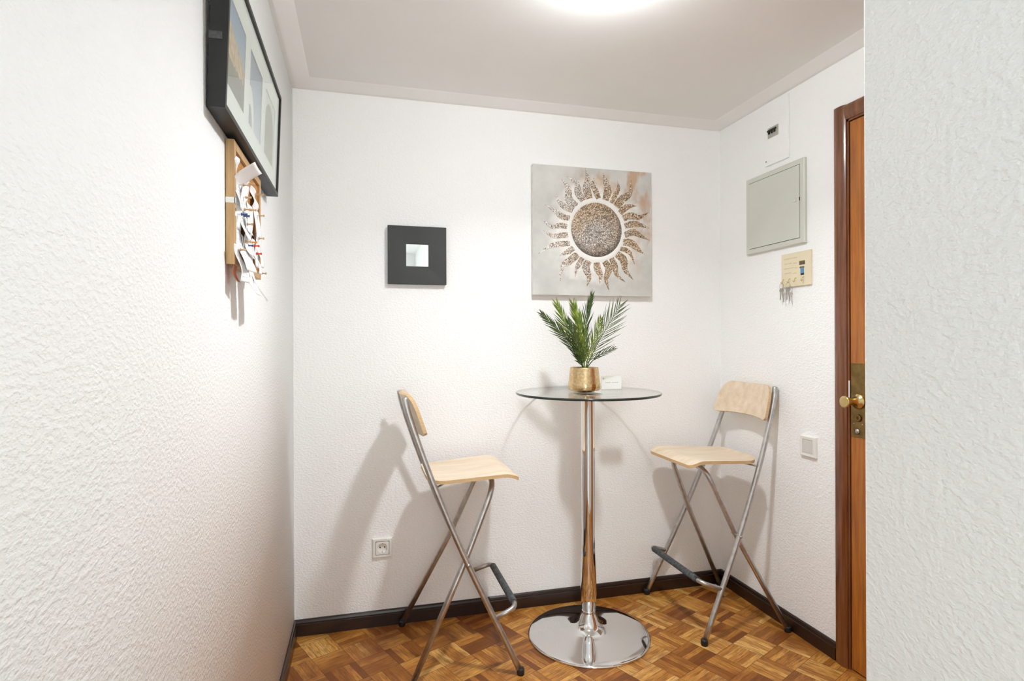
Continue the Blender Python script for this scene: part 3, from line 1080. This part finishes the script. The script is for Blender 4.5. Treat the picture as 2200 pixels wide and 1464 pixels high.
# ------------------------------------------------------------------ card holder
CXp, CYp = 1.304, -0.245
ch = thing('card_holder', 'small clear acrylic holder with a white card, right of the gold pot', 'sign', (CXp, CYp, 1.0), -0.02)
bm = bm_new(); add_box(bm, (-0.048, -0.004, 0.0005), (0.048, -0.0025, 0.060)); add_box(bm, (-0.048, 0.0025, 0.0005), (0.048, 0.004, 0.060)); add_box(bm, (-0.048, -0.018, 0.0003), (0.048, 0.018, 0.0022))
obj('holder', bm, M['acrylic'], ch)
bm = bm_new(); add_box(bm, (-0.046, -0.0016, 0.003), (0.044, 0.0012, 0.058)); cd = obj('card', bm, M['card'], ch)
bm = bm_new()
x = -0.029
for wd in [.0032] * 5 + [0] + [.0034] * 6:
    if wd:
        add_box(bm, (x, -0.0020, 0.0285), (x + wd, -0.0015, 0.0325))
    x += (wd + .0016) if wd else .006
add_lathe(bm, [(0, -.0020), (.0035, -.0020), (.0035, -.0015), (0, -.0015)], 16, (-0.038, 0, 0.048), axis='Y')
obj('print', bm, M['card_print'], cd)

# ------------------------------------------------------------------ black square mirror
mr = thing('square_mirror', 'small square mirror in a wide charcoal frame on the back wall', 'mirror', (0.5045, 0.0, 1.579))
o_, i_ = 0.1245, 0.0475
bm = bm_new()
yb, yf, yi = -0.002, -0.024, -0.020
def rc(h, y, r=0.0):
    return [bm.verts.new((sx * h, y, sz * h)) for sx, sz in ((-1, -1), (1, -1), (1, 1), (-1, 1))]
A, B_, C_, D_ = rc(o_, yb), rc(o_, yf), rc(i_, yi - .001), rc(i_, yb)
for p, q in ((A, B_), (B_, C_), (C_, D_), (D_, A)):
    for k in range(4):
        bm.faces.new((p[k], p[(k + 1) % 4], q[(k + 1) % 4], q[k]))
fo = obj('frame', bm, M['charcoal'], mr)
bv = fo.modifiers.new('bv', 'BEVEL'); bv.width = 0.0016; bv.segments = 2
bm = bm_new(); add_box(bm, (-i_ - .001, -0.0165, -i_ - .001), (i_ + .001, -0.003, i_ + .001)); obj('mirror_glass', bm, M['mirror'], mr)

# ------------------------------------------------------------------ sun canvas
cv = thing('canvas_painting', 'square silver canvas with a bronze glitter sun on the back wall', 'painting', (1.316, 0.0, 1.714))
hs = 0.296
bm = bm_new()
add_box(bm, (-hs, -0.030, -hs), (hs, -0.002, hs), 0, bevel=0.002)
for f in bm.faces:
    f.material_index = 0 if f.normal.y < -0.5 or f.calc_center_median().y < -0.0295 else 1
obj('canvas', bm, [M['canvas'], M['canvas_side']], cv)
YF = -0.0301


def uv(q):
    """photo-crop coordinates of the artwork -> canvas plane"""
    x, y = q
    u = (x - 103) / 1109.0
    top = 105 + 75 * u
    bot = 1316 + 4 * u
    v = (y - top) / (bot - top)
    return (-hs + 2 * hs * u, hs - 2 * hs * v)


rays = [([(615, 425), (590, 330), (600, 250), (580, 140)], 36), ([(702, 422), (672, 350), (648, 290), (662, 222)], 26), ([(765, 436), (788, 350), (768, 270), (745, 190)], 36),
        ([(822, 462), (868, 372), (890, 320), (882, 258)], 22), ([(868, 496), (920, 430), (1000, 370), (1015, 250)], 38), ([(903, 556), (945, 512), (1000, 490), (1062, 488)], 30),
        ([(932, 604), (1005, 578), (1090, 590), (1182, 545)], 32), ([(948, 676), (1020, 655), (1095, 660), (1190, 692)], 30), ([(948, 756), (1030, 728), (1095, 758), (1190, 802)], 30),
        ([(932, 824), (1005, 828), (1070, 880), (1140, 932)], 35), ([(905, 880), (970, 900), (1010, 940), (1042, 1022)], 22), ([(872, 930), (935, 985), (955, 1080), (1030, 1168)], 36),
        ([(820, 970), (852, 1040), (870, 1120), (955, 1192)], 28), ([(756, 1000), (795, 1070), (770, 1160), (798, 1275)], 32), ([(682, 1012), (688, 1070), (718, 1130), (708, 1205)], 32),
        ([(606, 998), (580, 1060), (610, 1150), (588, 1235)], 34), ([(550, 970), (522, 1020), (495, 1070), (482, 1150)], 24), ([(505, 938), (430, 1000), (362, 1060), (345, 1185)], 34),
        ([(468, 880), (420, 915), (385, 930), (340, 955)], 26), ([(432, 838), (340, 846), (250, 868), (150, 938)], 26), ([(415, 758), (340, 768), (270, 768), (195, 718)], 25),
        ([(410, 684), (345, 674), (270, 686), (185, 618)], 24), ([(433, 605), (360, 590), (300, 540), (212, 485)], 27), ([(462, 538), (395, 505), (335, 455), (312, 388)], 26),
        ([(492, 497), (425, 430), (420, 330), (362, 243)], 36), ([(560, 444), (512, 370), (500, 290), (412, 222)], 32)]
bm = bm_new()
for pts, wd in rays:
    P = smooth_path([Vector((a, b, 0)) for a, b in pts], 7)
    Lf, Rt = [], []
    for i, p in enumerate(P):
        t = (P[min(i + 1, len(P) - 1)] - P[max(i - 1, 0)]).normalized()
        nn = Vector((-t.y, t.x, 0))
        q = i / (len(P) - 1)
        w_ = wd * (1 - q ** 2.1) * (0.82 + .3 * math.sin(PI * q)) + 1.0
        Lf.append(uv((p + nn * w_)[:2])); Rt.append(uv((p - nn * w_)[:2]))
    for y_, off in ((YF - .0012, 0),):
        a = [bm.verts.new((u, y_, v)) for u, v in Lf]
        b = [bm.verts.new((u, y_, v)) for u, v in Rt]
        a2 = [bm.verts.new((u, YF, v)) for u, v in Lf]
        b2 = [bm.verts.new((u, YF, v)) for u, v in Rt]
        for i in range(len(a) - 1):
            bm.faces.new((a[i], b[i], b[i + 1], a[i + 1]))
            bm.faces.new((a[i], a[i + 1], a2[i + 1], a2[i]))
            bm.faces.new((b[i + 1], b[i], b2[i], b2[i + 1]))
        bm.faces.new((a[0], a2[0], b2[0], b[0])); bm.faces.new((a[-1], b[-1], b2[-1], a2[-1]))
obj('sun_rays', bm, M['glitter_dark'], cv)
c0 = uv((683, 711))
rd = (uv((683, 461))[1] - uv((683, 961))[1]) / 2
bm = bm_new(); add_lathe(bm, [(0, YF - .0016), (rd * .97, YF - .0016), (rd, YF)], 96, (c0[0], 0, c0[1]), axis='Y'); obj('sun_disc', bm, M['glitter'], cv)
bm = bm_new(); add_lathe(bm, [(rd, YF), (rd * 1.01, YF - .0010), (rd * 1.155, YF - .0010), (rd * 1.17, YF)], 96, (c0[0], 0, c0[1]), axis='Y'); obj('sun_halo', bm, M['halo'], cv)

# ------------------------------------------------------------------ wall socket
so = thing('wall_socket', 'white power socket low on the back wall behind the left stool', 'socket', (0.3535, 0.0, 0.331))
bm = bm_new()
def sq(h, y): return [bm.verts.new((sx * h, y, sz * h)) for sx, sz in ((-1, -1), (1, -1), (1, 1), (-1, 1))]
loops = [sq(.041, -.0005), sq(.041, -.006), sq(.038, -.0095), sq(.029, -.0095), sq(.0285, -.0085)]
for p, q in zip(loops, loops[1:]):
    for k in range(4):
        bm.faces.new((p[k], p[(k + 1) % 4], q[(k + 1) % 4], q[k]))
bm.faces.new(loops[0])
obj('cover_plate', bm, M['white_plastic'], so)
bm = bm_new()
# square insert with round recess
n = 48
sqp, cir, deep, skirt = [], [], [], []
for k in range(n):
    a = 2 * PI * (k + .5) / n
    ca, sa = math.cos(a), math.sin(a)
    m_ = 0.0268 / max(abs(ca), abs(sa))
    sqp.append(bm.verts.new((m_ * ca, -0.0105, m_ * sa)))
    skirt.append(bm.verts.new((m_ * ca, -0.002, m_ * sa)))
    cir.append(bm.verts.new((0.0205 * ca, -0.0105, 0.0205 * sa)))
    deep.append(bm.verts.new((0.0195 * ca, -0.0015, 0.0195 * sa)))
for k in range(n):
    k2 = (k + 1) % n
    bm.faces.new((skirt[k], skirt[k2], sqp[k2], sqp[k]))
    bm.faces.new((sqp[k], sqp[k2], cir[k2], cir[k])); bm.faces.new((cir[k], cir[k2], deep[k2], deep[k]))
bm.faces.new(deep)
ins = obj('insert', bm, M['white_plastic'], so)
for sx in (-1, 1):
    bm = bm_new()
    add_lathe(bm, [(0, -.0030), (.0026, -.0030), (.0026, -.0016), (0, -.0016)], 14, (sx * .0095, 0, 0.001), axis='Y')
    obj('pin_hole', bm, M['hole'], ins)
for sz in (-1, 1):
    bm = bm_new()
    add_box(bm, (-.0016, -.0095, sz * .0185 - .002), (.0016, -.002, sz * .0185 + .002))
    obj('earth_clip', bm, M['steel'], ins)

# ------------------------------------------------------------------ light switch (right wall)
sw = thing('light_switch', 'white square light switch on the right wall beside the door frame', 'switch', (W, -0.587, 0.783))
bm = bm_new()
def sq2(h, x): return [bm.verts.new((x, sy * h, sz * h)) for sy, sz in ((-1, -1), (1, -1), (1, 1), (-1, 1))]
loops = [sq2(.0405, -.0005), sq2(.0405, -.010), sq2(.0380, -.0125), sq2(.0275, -.0115), sq2(.0272, -.006)]
for p, q in zip(loops, loops[1:]):
    for k in range(4):
        bm.faces.new((p[k], p[(k + 1) % 4], q[(k + 1) % 4], q[k]))
bm.faces.new(loops[-1]); bm.faces.new(loops[0])
obj('cover_plate', bm, M['white_plastic'], sw)
bm = bm_new(); add_box(bm, (-.0105, -.0262, -.0262), (-.004, .0262, .0262), bevel=.0012)
rk = obj('rocker', bm, M['grey_plastic'], sw)

# ------------------------------------------------------------------ electrical panel
ep = thing('electrical_panel', 'grey metal electrical cabinet with a hinged door, high on the right wall', 'cabinet', (W, -0.399, 1.773))
bm = bm_new()
hy, hz = 0.179, 0.172
def rect(y, z, x): return [bm.verts.new((x, sy * y, sz * z)) for sy, sz in ((-1, -1), (1, -1), (1, 1), (-1, 1))]
loops = [rect(hy, hz, -.0005), rect(hy, hz, -.012), rect(hy - .003, hz - .003, -.0145), rect(hy - .0225, hz - .0215, -.0145), rect(hy - .0225, hz - .0215, -.006)]
for p, q in zip(loops, loops[1:]):
    for k in range(4):
        bm.faces.new((p[k], p[(k + 1) % 4], q[(k + 1) % 4], q[k]))
bm.faces.new(loops[0]); bm.faces.new(loops[-1])
obj('surround', bm, M['panel'], ep)
bm = bm_new(); add_box(bm, (-.0165, -hy + .0250, -hz + .0240), (-.0065, hy - .0250, hz - .0240), bevel=.0012)
pd_ = obj('cabinet_door', bm, M['panel'], ep)
bm = bm_new(); add_box(bm, (-.0205, -0.139, 0.000), (-.0165, -0.126, 0.013), bevel=.001); obj('latch', bm, M['grey_plastic'], pd_)
bm = bm_new(); add_box(bm, (-.0170, -0.1562, 0.002), (-.0140, -0.1537, 0.016)); obj('latch_slot', bm, M['hole'], pd_)

# ------------------------------------------------------------------ breaker box above it
bb = thing('breaker_box', 'narrow white breaker box with black switches, above the grey cabinet', 'box', (W, -0.414, 2.104))
bm = bm_new(); add_box(bm, (-.010, -.070, -.132), (-.0005, .070, .136), bevel=.003); obj('housing', bm, M['wall'], bb)
bm = bm_new(); add_box(bm, (-.0118, -.014, -.016), (-.0085, .050, .029)); br = obj('breaker', bm, M['breaker'], bb)
bm = bm_new()
add_box(bm, (-.016, -.004, .012), (-.0118, .050, .020))
for k in range(3):
    add_box(bm, (-.0175, .001 + k * .017, .001), (-.0118, .009 + k * .017, .015), bevel=.0008)
obj('breaker_lever', bm, M['breaker_dark'], br)
bm = bm_new()
add_lathe(bm, [(0, -.0125), (.004, -.0115), (.004, -.010), (0, -.010)], 12, (0, .062, -.112), axis='X')
obj('screw', bm, M['steel'], bb)

# ------------------------------------------------------------------ key rack tile
kr = thing('key_rack', 'cream ceramic key rack with small hooks under the grey cabinet', 'key rack', (W, -0.523, 1.500))
bm = bm_new(); add_box(bm, (-.009, -.082, -.070), (-.001, .082, .070), bevel=.0018); obj('tile', bm, M['cream'], kr)
bm = bm_new()
for i, (z, a, b) in enumerate(((.046, -.01, .066), (.026, .022, .064), (.0235, -.008, .012), (.006, .012, .066), (.004, -.012, .004), (-.014, .026, .062), (-.018, -.004, .016))):
    yy = a
    while yy < b:
        l_ = 0.004 + 0.005 * ((i * 7 + int(yy * 900)) % 3) / 2
        add_box(bm, (-.0095, yy, z), (-.0088, min(b, yy + l_), z + .0035)); yy += l_ + .0022
obj('lettering', bm, M['faint'], kr)
bm = bm_new()
add_box(bm, (-.0098, -.052, .014), (-.0088, -.022, .030)); add_box(bm, (-.0098, -.048, .000), (-.0088, -.024, .007))
pa = obj('figure_block', bm, M['brown'], kr)  # plain colour blocks standing in for the small painted figure
bm = bm_new(); add_box(bm, (-.0100, -.046, -.020), (-.0088, -.028, .002)); obj('figure_block', bm, M['blue'], kr)
bm = bm_new(); add_box(bm, (-.0100, -.047, -.028), (-.0088, -.029, -.020)); obj('figure_block', bm, M['ink'], kr)
HK = [0.066, 0.030, -0.004, -0.046]
for y in HK:
    bm = bm_new()
    add_tube(bm, smooth_path([(-.008, y, -.036), (-.014, y, -.037), (-.018, y, -.043), (-.017, y, -.050), (-.022, y, -.053), (-.025, y, -.047)], 4), .0013, 8)
    obj('hook', bm, M['brass'], kr)


def key_ring(label, y, dx, keys):
    t = thing('key_ring', label, 'keys', (W - .0205, y, 1.4465), 0, 'keys on the rack')
    bm = bm_new()
    rr = .0115
    pts = [(0, rr * math.sin(2 * PI * k / 24), -rr + rr * math.cos(2 * PI * k / 24)) for k in range(25)]
    add_tube(bm, pts, .0009, 8, cap=False)
    obj('ring', bm, M['steel'], t)
    for i, (sy, ang, L_) in enumerate(keys):
        bm = bm_new()
        # bow with hole hint, then blade with teeth (profile in y-z), 2 mm thick
        prof = []
        for k in range(14):
            a = -PI * .35 + (2 * PI - PI * .3) * k / 13 + PI * .5 + PI * .0
            prof.append((.0085 * math.cos(a + PI * 0.0), -.0085 + .0095 * math.sin(a)))
        prof = [(.0085 * math.cos(a), -.0085 + .0090 * math.sin(a)) for a in [(-PI / 2 + .45) + (2 * PI - .9) * k / 15 for k in range(16)]]
        prof += [(-.0032, -.024), (-.0032, -L_ + .003), (0.0, -L_), (.0022, -L_ + .004), (.0010, -L_ + .007), (.0030, -L_ + .010), (.0016, -L_ + .014), (.0032, -.024)]
        c, s_ = math.cos(ang), math.sin(ang)
        x_off = -.002 * i
        add_prism(bm, prof, lambda u, v, q: (x_off + q * .0016 - .0008, sy + u * c - v * s_, -.0195 + u * s_ + v * c))
        obj('key', bm, M['steel'], t)
    return t


key_ring('key ring with two keys on the leftmost hook of the cream rack', -0.523 + HK[0], 0, [(0.004, 0.10, .050), (-0.006, -0.12, .060)])
key_ring('key ring with two keys on the second hook from the left of the cream rack', -0.523 + HK[1], 0, [(0.004, 0.06, .052), (-0.007, -0.10, .058)])

# ------------------------------------------------------------------ triple photo frame on the left wall
pf = thing('photo_frame', 'long black picture frame with three photographs on the left wall', 'picture frame', (0.0, -1.342, 1.643))
LY, HZ, TH = 0.672, 0.296, 0.0335
SH = 0.011 / HZ                                   # leans forward slightly at the top
def lean(x, y, z): return (x + z * SH * (1 if x > -1 else 0), y, z)
bm = bm_new()
def fr_rect(y0, z0, y1, z1, x): return [bm.verts.new(lean(x, y, z)) for y, z in ((y0, z0), (y1, z0), (y1, z1), (y0, z1))]
fw = 0.0095
l0 = fr_rect(0, 0, LY, HZ, .002)
l1 = fr_rect(0, 0, LY, HZ, TH)
l2 = fr_rect(fw, fw, LY - fw, HZ - fw, TH)
l3 = fr_rect(fw, fw, LY - fw, HZ - fw, TH - .006)
for p, q in ((l0, l1), (l1, l2), (l2, l3)):
    for k in range(4):
        bm.faces.new((p[k], p[(k + 1) % 4], q[(k + 1) % 4], q[k]))
l4 = fr_rect(.006, .006, LY - .006, HZ - .006, .002)
l5 = fr_rect(.006, .006, LY - .006, HZ - .006, TH - .010)
for p, q in ((l0, l4), (l4, l5)):
    for k in range(4):
        bm.faces.new((p[k], p[(k + 1) % 4], q[(k + 1) % 4], q[k]))
bm.faces.new(l5)
fo = obj('frame', bm, M['black_wood'], pf)
bm = bm_new()
xm = TH - .0055
holes = [(0.033, 0.185), (0.238, 0.392), (0.445, 0.600)]
hz0, hz1 = 0.060, 0.228
def mbox(y0, z0, y1, z1, xa, xb):
    a = fr_rect(y0, z0, y1, z1, xa); b = fr_rect(y0, z0, y1, z1, xb)
    bm.faces.new(a[::-1]); bm.faces.new(b)
    for k in range(4):
        bm.faces.new((a[k], a[(k + 1) % 4], b[(k + 1) % 4], b[k]))
mbox(fw, fw, LY - fw, hz0, xm - .002, xm)
mbox(fw, hz1, LY - fw, HZ - fw, xm - .002, xm)
ys = [fw] + [v for h in holes for v in h] + [LY - fw]
for a, b in zip(ys[0::2], ys[1::2]):
    mbox(a, hz0, b, hz1, xm - .002, xm)
obj('passepartout', bm, M['mat'], pf)
for k, (a, b) in enumerate(holes):
    bm = bm_new()
    mbox(a - .001, hz0 - .001, b + .001, hz1 + .001, xm - .0032, xm - .0022)
    ph = obj('photograph', bm, M['photo%d' % k], pf)
    ph['label'] = ['photograph of a sunlit stone building under blue sky', 'photograph of a white arch against pale sky', 'photograph of an olive grey archway'][k]
bm = bm_new(); mbox(fw, fw, LY - fw, HZ - fw, xm + .0008, xm + .0022); obj('glazing', bm, M['glass'], pf)
bm = bm_new()
add_box(bm, (0.006, -0.0012, 0.125), (0.029, 0.0, 0.139))
obj('sticker', bm, plain('dark_grey_sticker', srgb(74, 76, 76), 0.5, 0, .3, 200), pf)

# ------------------------------------------------------------------ cork board, receipts and pins
cb = thing('cork_board', 'wood framed cork board under the black picture frame on the left wall', 'notice board', (0.0, -1.190, 1.374))
BW, BH, BD = 0.32, 0.262, 0.018
bm = bm_new()
add_box(bm, (.001, 0, 0), (BD, .018, BH), bevel=.001); add_box(bm, (.001, BW - .018, 0), (BD, BW, BH), bevel=.001)
add_box(bm, (.001, .018, 0), (BD, BW - .018, .018), bevel=.001); add_box(bm, (.001, .018, BH - .018), (BD, BW - .018, BH), bevel=.001)
obj('frame', bm, M['pine'], cb)
bm = bm_new(); add_box(bm, (.002, .017, .017), (BD - .006, BW - .017, BH - .017)); obj('cork', bm, M['cork'], cb)
bm = bm_new()
add_box(bm, (-.001 + .002, -.0012, .128), (BD + .0012, 0.0, .140)); add_box(bm, (BD, -.0012, .128), (BD + .0012, .022, .140))
tg = obj('tape', bm, M['white_plastic'], cb); tg['label'] = 'white tape strip'

BOARD_X, BOARD_Y, BOARD_Z = BD - .006, -1.190, 1.366
def spread(y): return .012 + .262 * ((max(y, .01) - .01) / .252) ** 1.3
rr = random.Random(11)


def receipt(label, y, z, w, l, curl, lift=0.004, twist=0.0, skew=0.0, mat='paper', top_curl=0.0, ptop=0.012):
    """hanging paper slip, pinned ptop below its top edge at board position (y, z)"""
    t = thing('receipt', label, 'receipt', (BOARD_X + lift, BOARD_Y + y, BOARD_Z + z), 0, 'receipts pinned to the cork board')
    bm = bm_new()
    n, m = 22, 6
    ph = rr.uniform(0, 6)
    G = [[], []]
    for s in (0, 1):
        for i in range(n + 1):
            v = i / n
            row = []
            for j in range(m + 1):
                u = j / m - .5
                d = v * l - ptop
                x = curl * max(0, v - .12) ** 1.7 + 0.004 * math.sin(v * 6 + ph) * v + twist * u * v + .003 * (1 - math.cos(u * PI)) * math.sin(v * 5 + ph)
                if d < 0:
                    x += top_curl * (-d / max(ptop, .001)) ** 1.5
                zz = -d + (curl * 0.25) * v * v
                yy = u * w * (1 - .08 * v) + skew * v + .003 * math.sin(v * 7 + ph)
                row.append(bm.verts.new((x + s * .0003, yy, zz)))
            G[s].append(row)
        for i in range(n):
            for j in range(m):
                f = bm.faces.new((G[s][i][j], G[s][i + 1][j], G[s][i + 1][j + 1], G[s][i][j + 1])); f.smooth = True
    def rim(g): return [g[i][0] for i in range(n + 1)] + [g[n][j] for j in range(1, m + 1)] + [g[i][m] for i in range(n - 1, -1, -1)] + [g[0][j] for j in range(m - 1, 0, -1)]
    a, b = rim(G[0]), rim(G[1])
    for k in range(len(a)):
        bm.faces.new((a[k], a[(k + 1) % len(a)], b[(k + 1) % len(a)], b[k]))
    obj('sheet', bm, M[mat], t)
    if mat == 'paper':
        bm = bm_new()
        for q in range(5, int(l / .007)):
            v = q * .007 / l
            if v > .92 or rr.random() < .25:
                continue
            i = v * n
            i0 = min(n - 1, int(i))
            for j0, j1 in ((1, 3), (4, 5)):
                A_, B2 = Vector(rows_at(t, i0, j0, n, m, w, l, ptop, curl, ph, twist, skew, top_curl, v)), Vector(rows_at(t, i0, j1, n, m, w, l, ptop, curl, ph, twist, skew, top_curl, v))
                h = Vector((0, 0, .0008))
                e = Vector((.0008, 0, 0))
                try:
                    bm.faces.new([bm.verts.new(p) for p in (A_ + e, B2 + e, B2 + e + h, A_ + e + h)])
                except ValueError:
                    pass
        obj('print', bm, M['print'], t)
    return t


def rows_at(t, i0, j, n, m, w, l, ptop, curl, ph, twist, skew, top_curl, v):
    u = j / m - .5
    d = v * l - ptop
    x = curl * max(0, v - .12) ** 1.7 + 0.004 * math.sin(v * 6 + ph) * v + twist * u * v + .003 * (1 - math.cos(u * PI)) * math.sin(v * 5 + ph)
    if d < 0:
        x += top_curl * (-d / max(ptop, .001)) ** 1.5
    zz = -d + (curl * 0.25) * v * v
    yy = u * w * (1 - .08 * v) + skew * v + .003 * math.sin(v * 7 + ph)
    return (x, yy, zz)


M['print'] = plain('faint_receipt_print', srgb(196, 200, 208), 0.7)
# label, y, z(from board bottom), width, length, curl, lift, twist, skew, kind, top_curl, ptop
RC = [
    ('large receipt whose top half curls forward, highest on the cork board', .062, .180, .080, .098, .008, .004, .0, .004, 'paper', .040, .046),
    ('narrow receipt bent back along the left edge of the board top', .032, .205, .036, .150, .010, .002, .01, .006, 'paper', .010, .030),
    ('receipt pinned second from left in the top row', .128, .205, .062, .130, .012, .005, .0, .0, 'paper', .002, .014),
    ('receipt pinned at the right end of the top row', .228, .210, .062, .052, .006, .003, .0, .004, 'paper', .004, .014),
    ('receipt with a wooden pin below the curled top one', .090, .166, .060, .110, .013, .009, .0, -.004, 'paper', .0, .012),
    ('receipt hanging in the middle row at the left, under two blue pins', .052, .104, .062, .128, .028, .006, .01, .01, 'paper', .0, .016),
    ('receipt hanging in the middle row at centre', .145, .150, .064, .130, .016, .010, .0, .0, 'paper', .0, .014),
    ('receipt hanging in the middle row at the right', .232, .160, .070, .150, .016, .009, .0, .0, 'paper', .0, .014),
    ('receipt with a pale wooden pin at the board centre', .108, .112, .052, .090, .018, .012, .0, .0, 'paper', .0, .012),
    ('receipt under the right pin of the third row', .245, .104, .050, .085, .012, .010, .0, .0, 'paper', .0, .012),
    ('short receipt pinned low at the left edge of the board', .018, .040, .040, .082, .020, .010, .01, .012, 'paper', .0, .010),
    ('reddish slip sticking out below the lower left corner of the board', .030, .030, .034, .070, .010, .002, .0, .004, 'paper_red', .0, .010),
    ('long receipt with a blue pin curling out below the board', .092, .066, .056, .140, .046, .010, .0, .012, 'paper', .0, .012),
    ('long receipt with a red pin, lowest at the bottom of the board', .160, .070, .060, .150, .050, .010, -.01, .016, 'paper', .0, .012),
    ('narrow receipt at the lower right with an orange pin', .190, .078, .034, .085, .020, .013, .0, .0, 'paper', .0, .012),
]
for (lab, y, z, w, l, cu, lf, tw, sk, mt, tc, pt) in RC:
    receipt(lab, spread(y), z, w * 1.10, l, cu * (0.75 if y > .14 else 0.9), lf, tw, sk, mt, tc, pt)


def make_pin(mat):
    bm = bm_new()
    add_tube(bm, [(0, 0, 0), (.012, 0, 0)], .0006, 6)
    bm2 = bm_new()
    add_lathe(bm2, [(0, .009), (.0033, .009), (.0033, .0105), (.0018, .0120), (.0016, .0170), (.0026, .0190), (.0028, .0212), (0, .0218)], 16, axis='X')
    return bm, bm2


PN = [('wood', .062, .186, 'wooden push pin in the curled top receipt'), ('wood', .128, .206, 'wooden push pin second in the top row'), ('wood', .232, .212, 'wooden push pin at the right end of the top row'),
      ('wood', .092, .166, 'wooden push pin just below the curled receipt'), ('wood', .078, .136, 'wooden push pin above the two blue pins'), ('wood', .148, .151, 'wooden push pin in the middle of the board'),
      ('wood', .240, .162, 'wooden push pin at the right of the middle row'), ('blue', .036, .118, 'upper of the two dark blue push pins near the left edge'), ('blue', .068, .120, 'right one of the paired dark blue push pins'),
      ('wood', .110, .110, 'pale wooden push pin at the board centre'), ('wood', .236, .104, 'wooden push pin right of the board centre'), ('wood', .082, .066, 'wooden push pin left of the lowest blue pin'),
      ('blue', .112, .062, 'lowest dark blue push pin'), ('orange', .158, .078, 'orange push pin beside the red one'), ('red', .182, .074, 'upper red push pin beside the orange pin'),
      ('red', .208, .060, 'lower red push pin near the bare cork'), ('wood', .010, .040, 'wooden push pin on the lower left rail of the board'), ('wood', .262, .020, 'wooden push pin at the lower right of the board')]
protos = {}
for kind, y, z, lab in PN:
    if kind not in protos:
        t = thing('push_pin', lab, 'push pin', (0, 0, 0), 0, 'push pins on the cork board')
        b1, b2 = make_pin(kind)
        obj('needle', b1, M['steel'], t)
        obj('head', b2, M['pin_' + kind], t)
        protos[kind] = t
        r = t
    else:
        r = protos[kind].copy(); COL.objects.link(r)
        for c_ in list(protos[kind].children):
            d_ = c_.copy(); COL.objects.link(d_); d_.parent = r
        r['label'] = lab
    r.location = (BOARD_X + .005, BOARD_Y + spread(y), BOARD_Z + z)
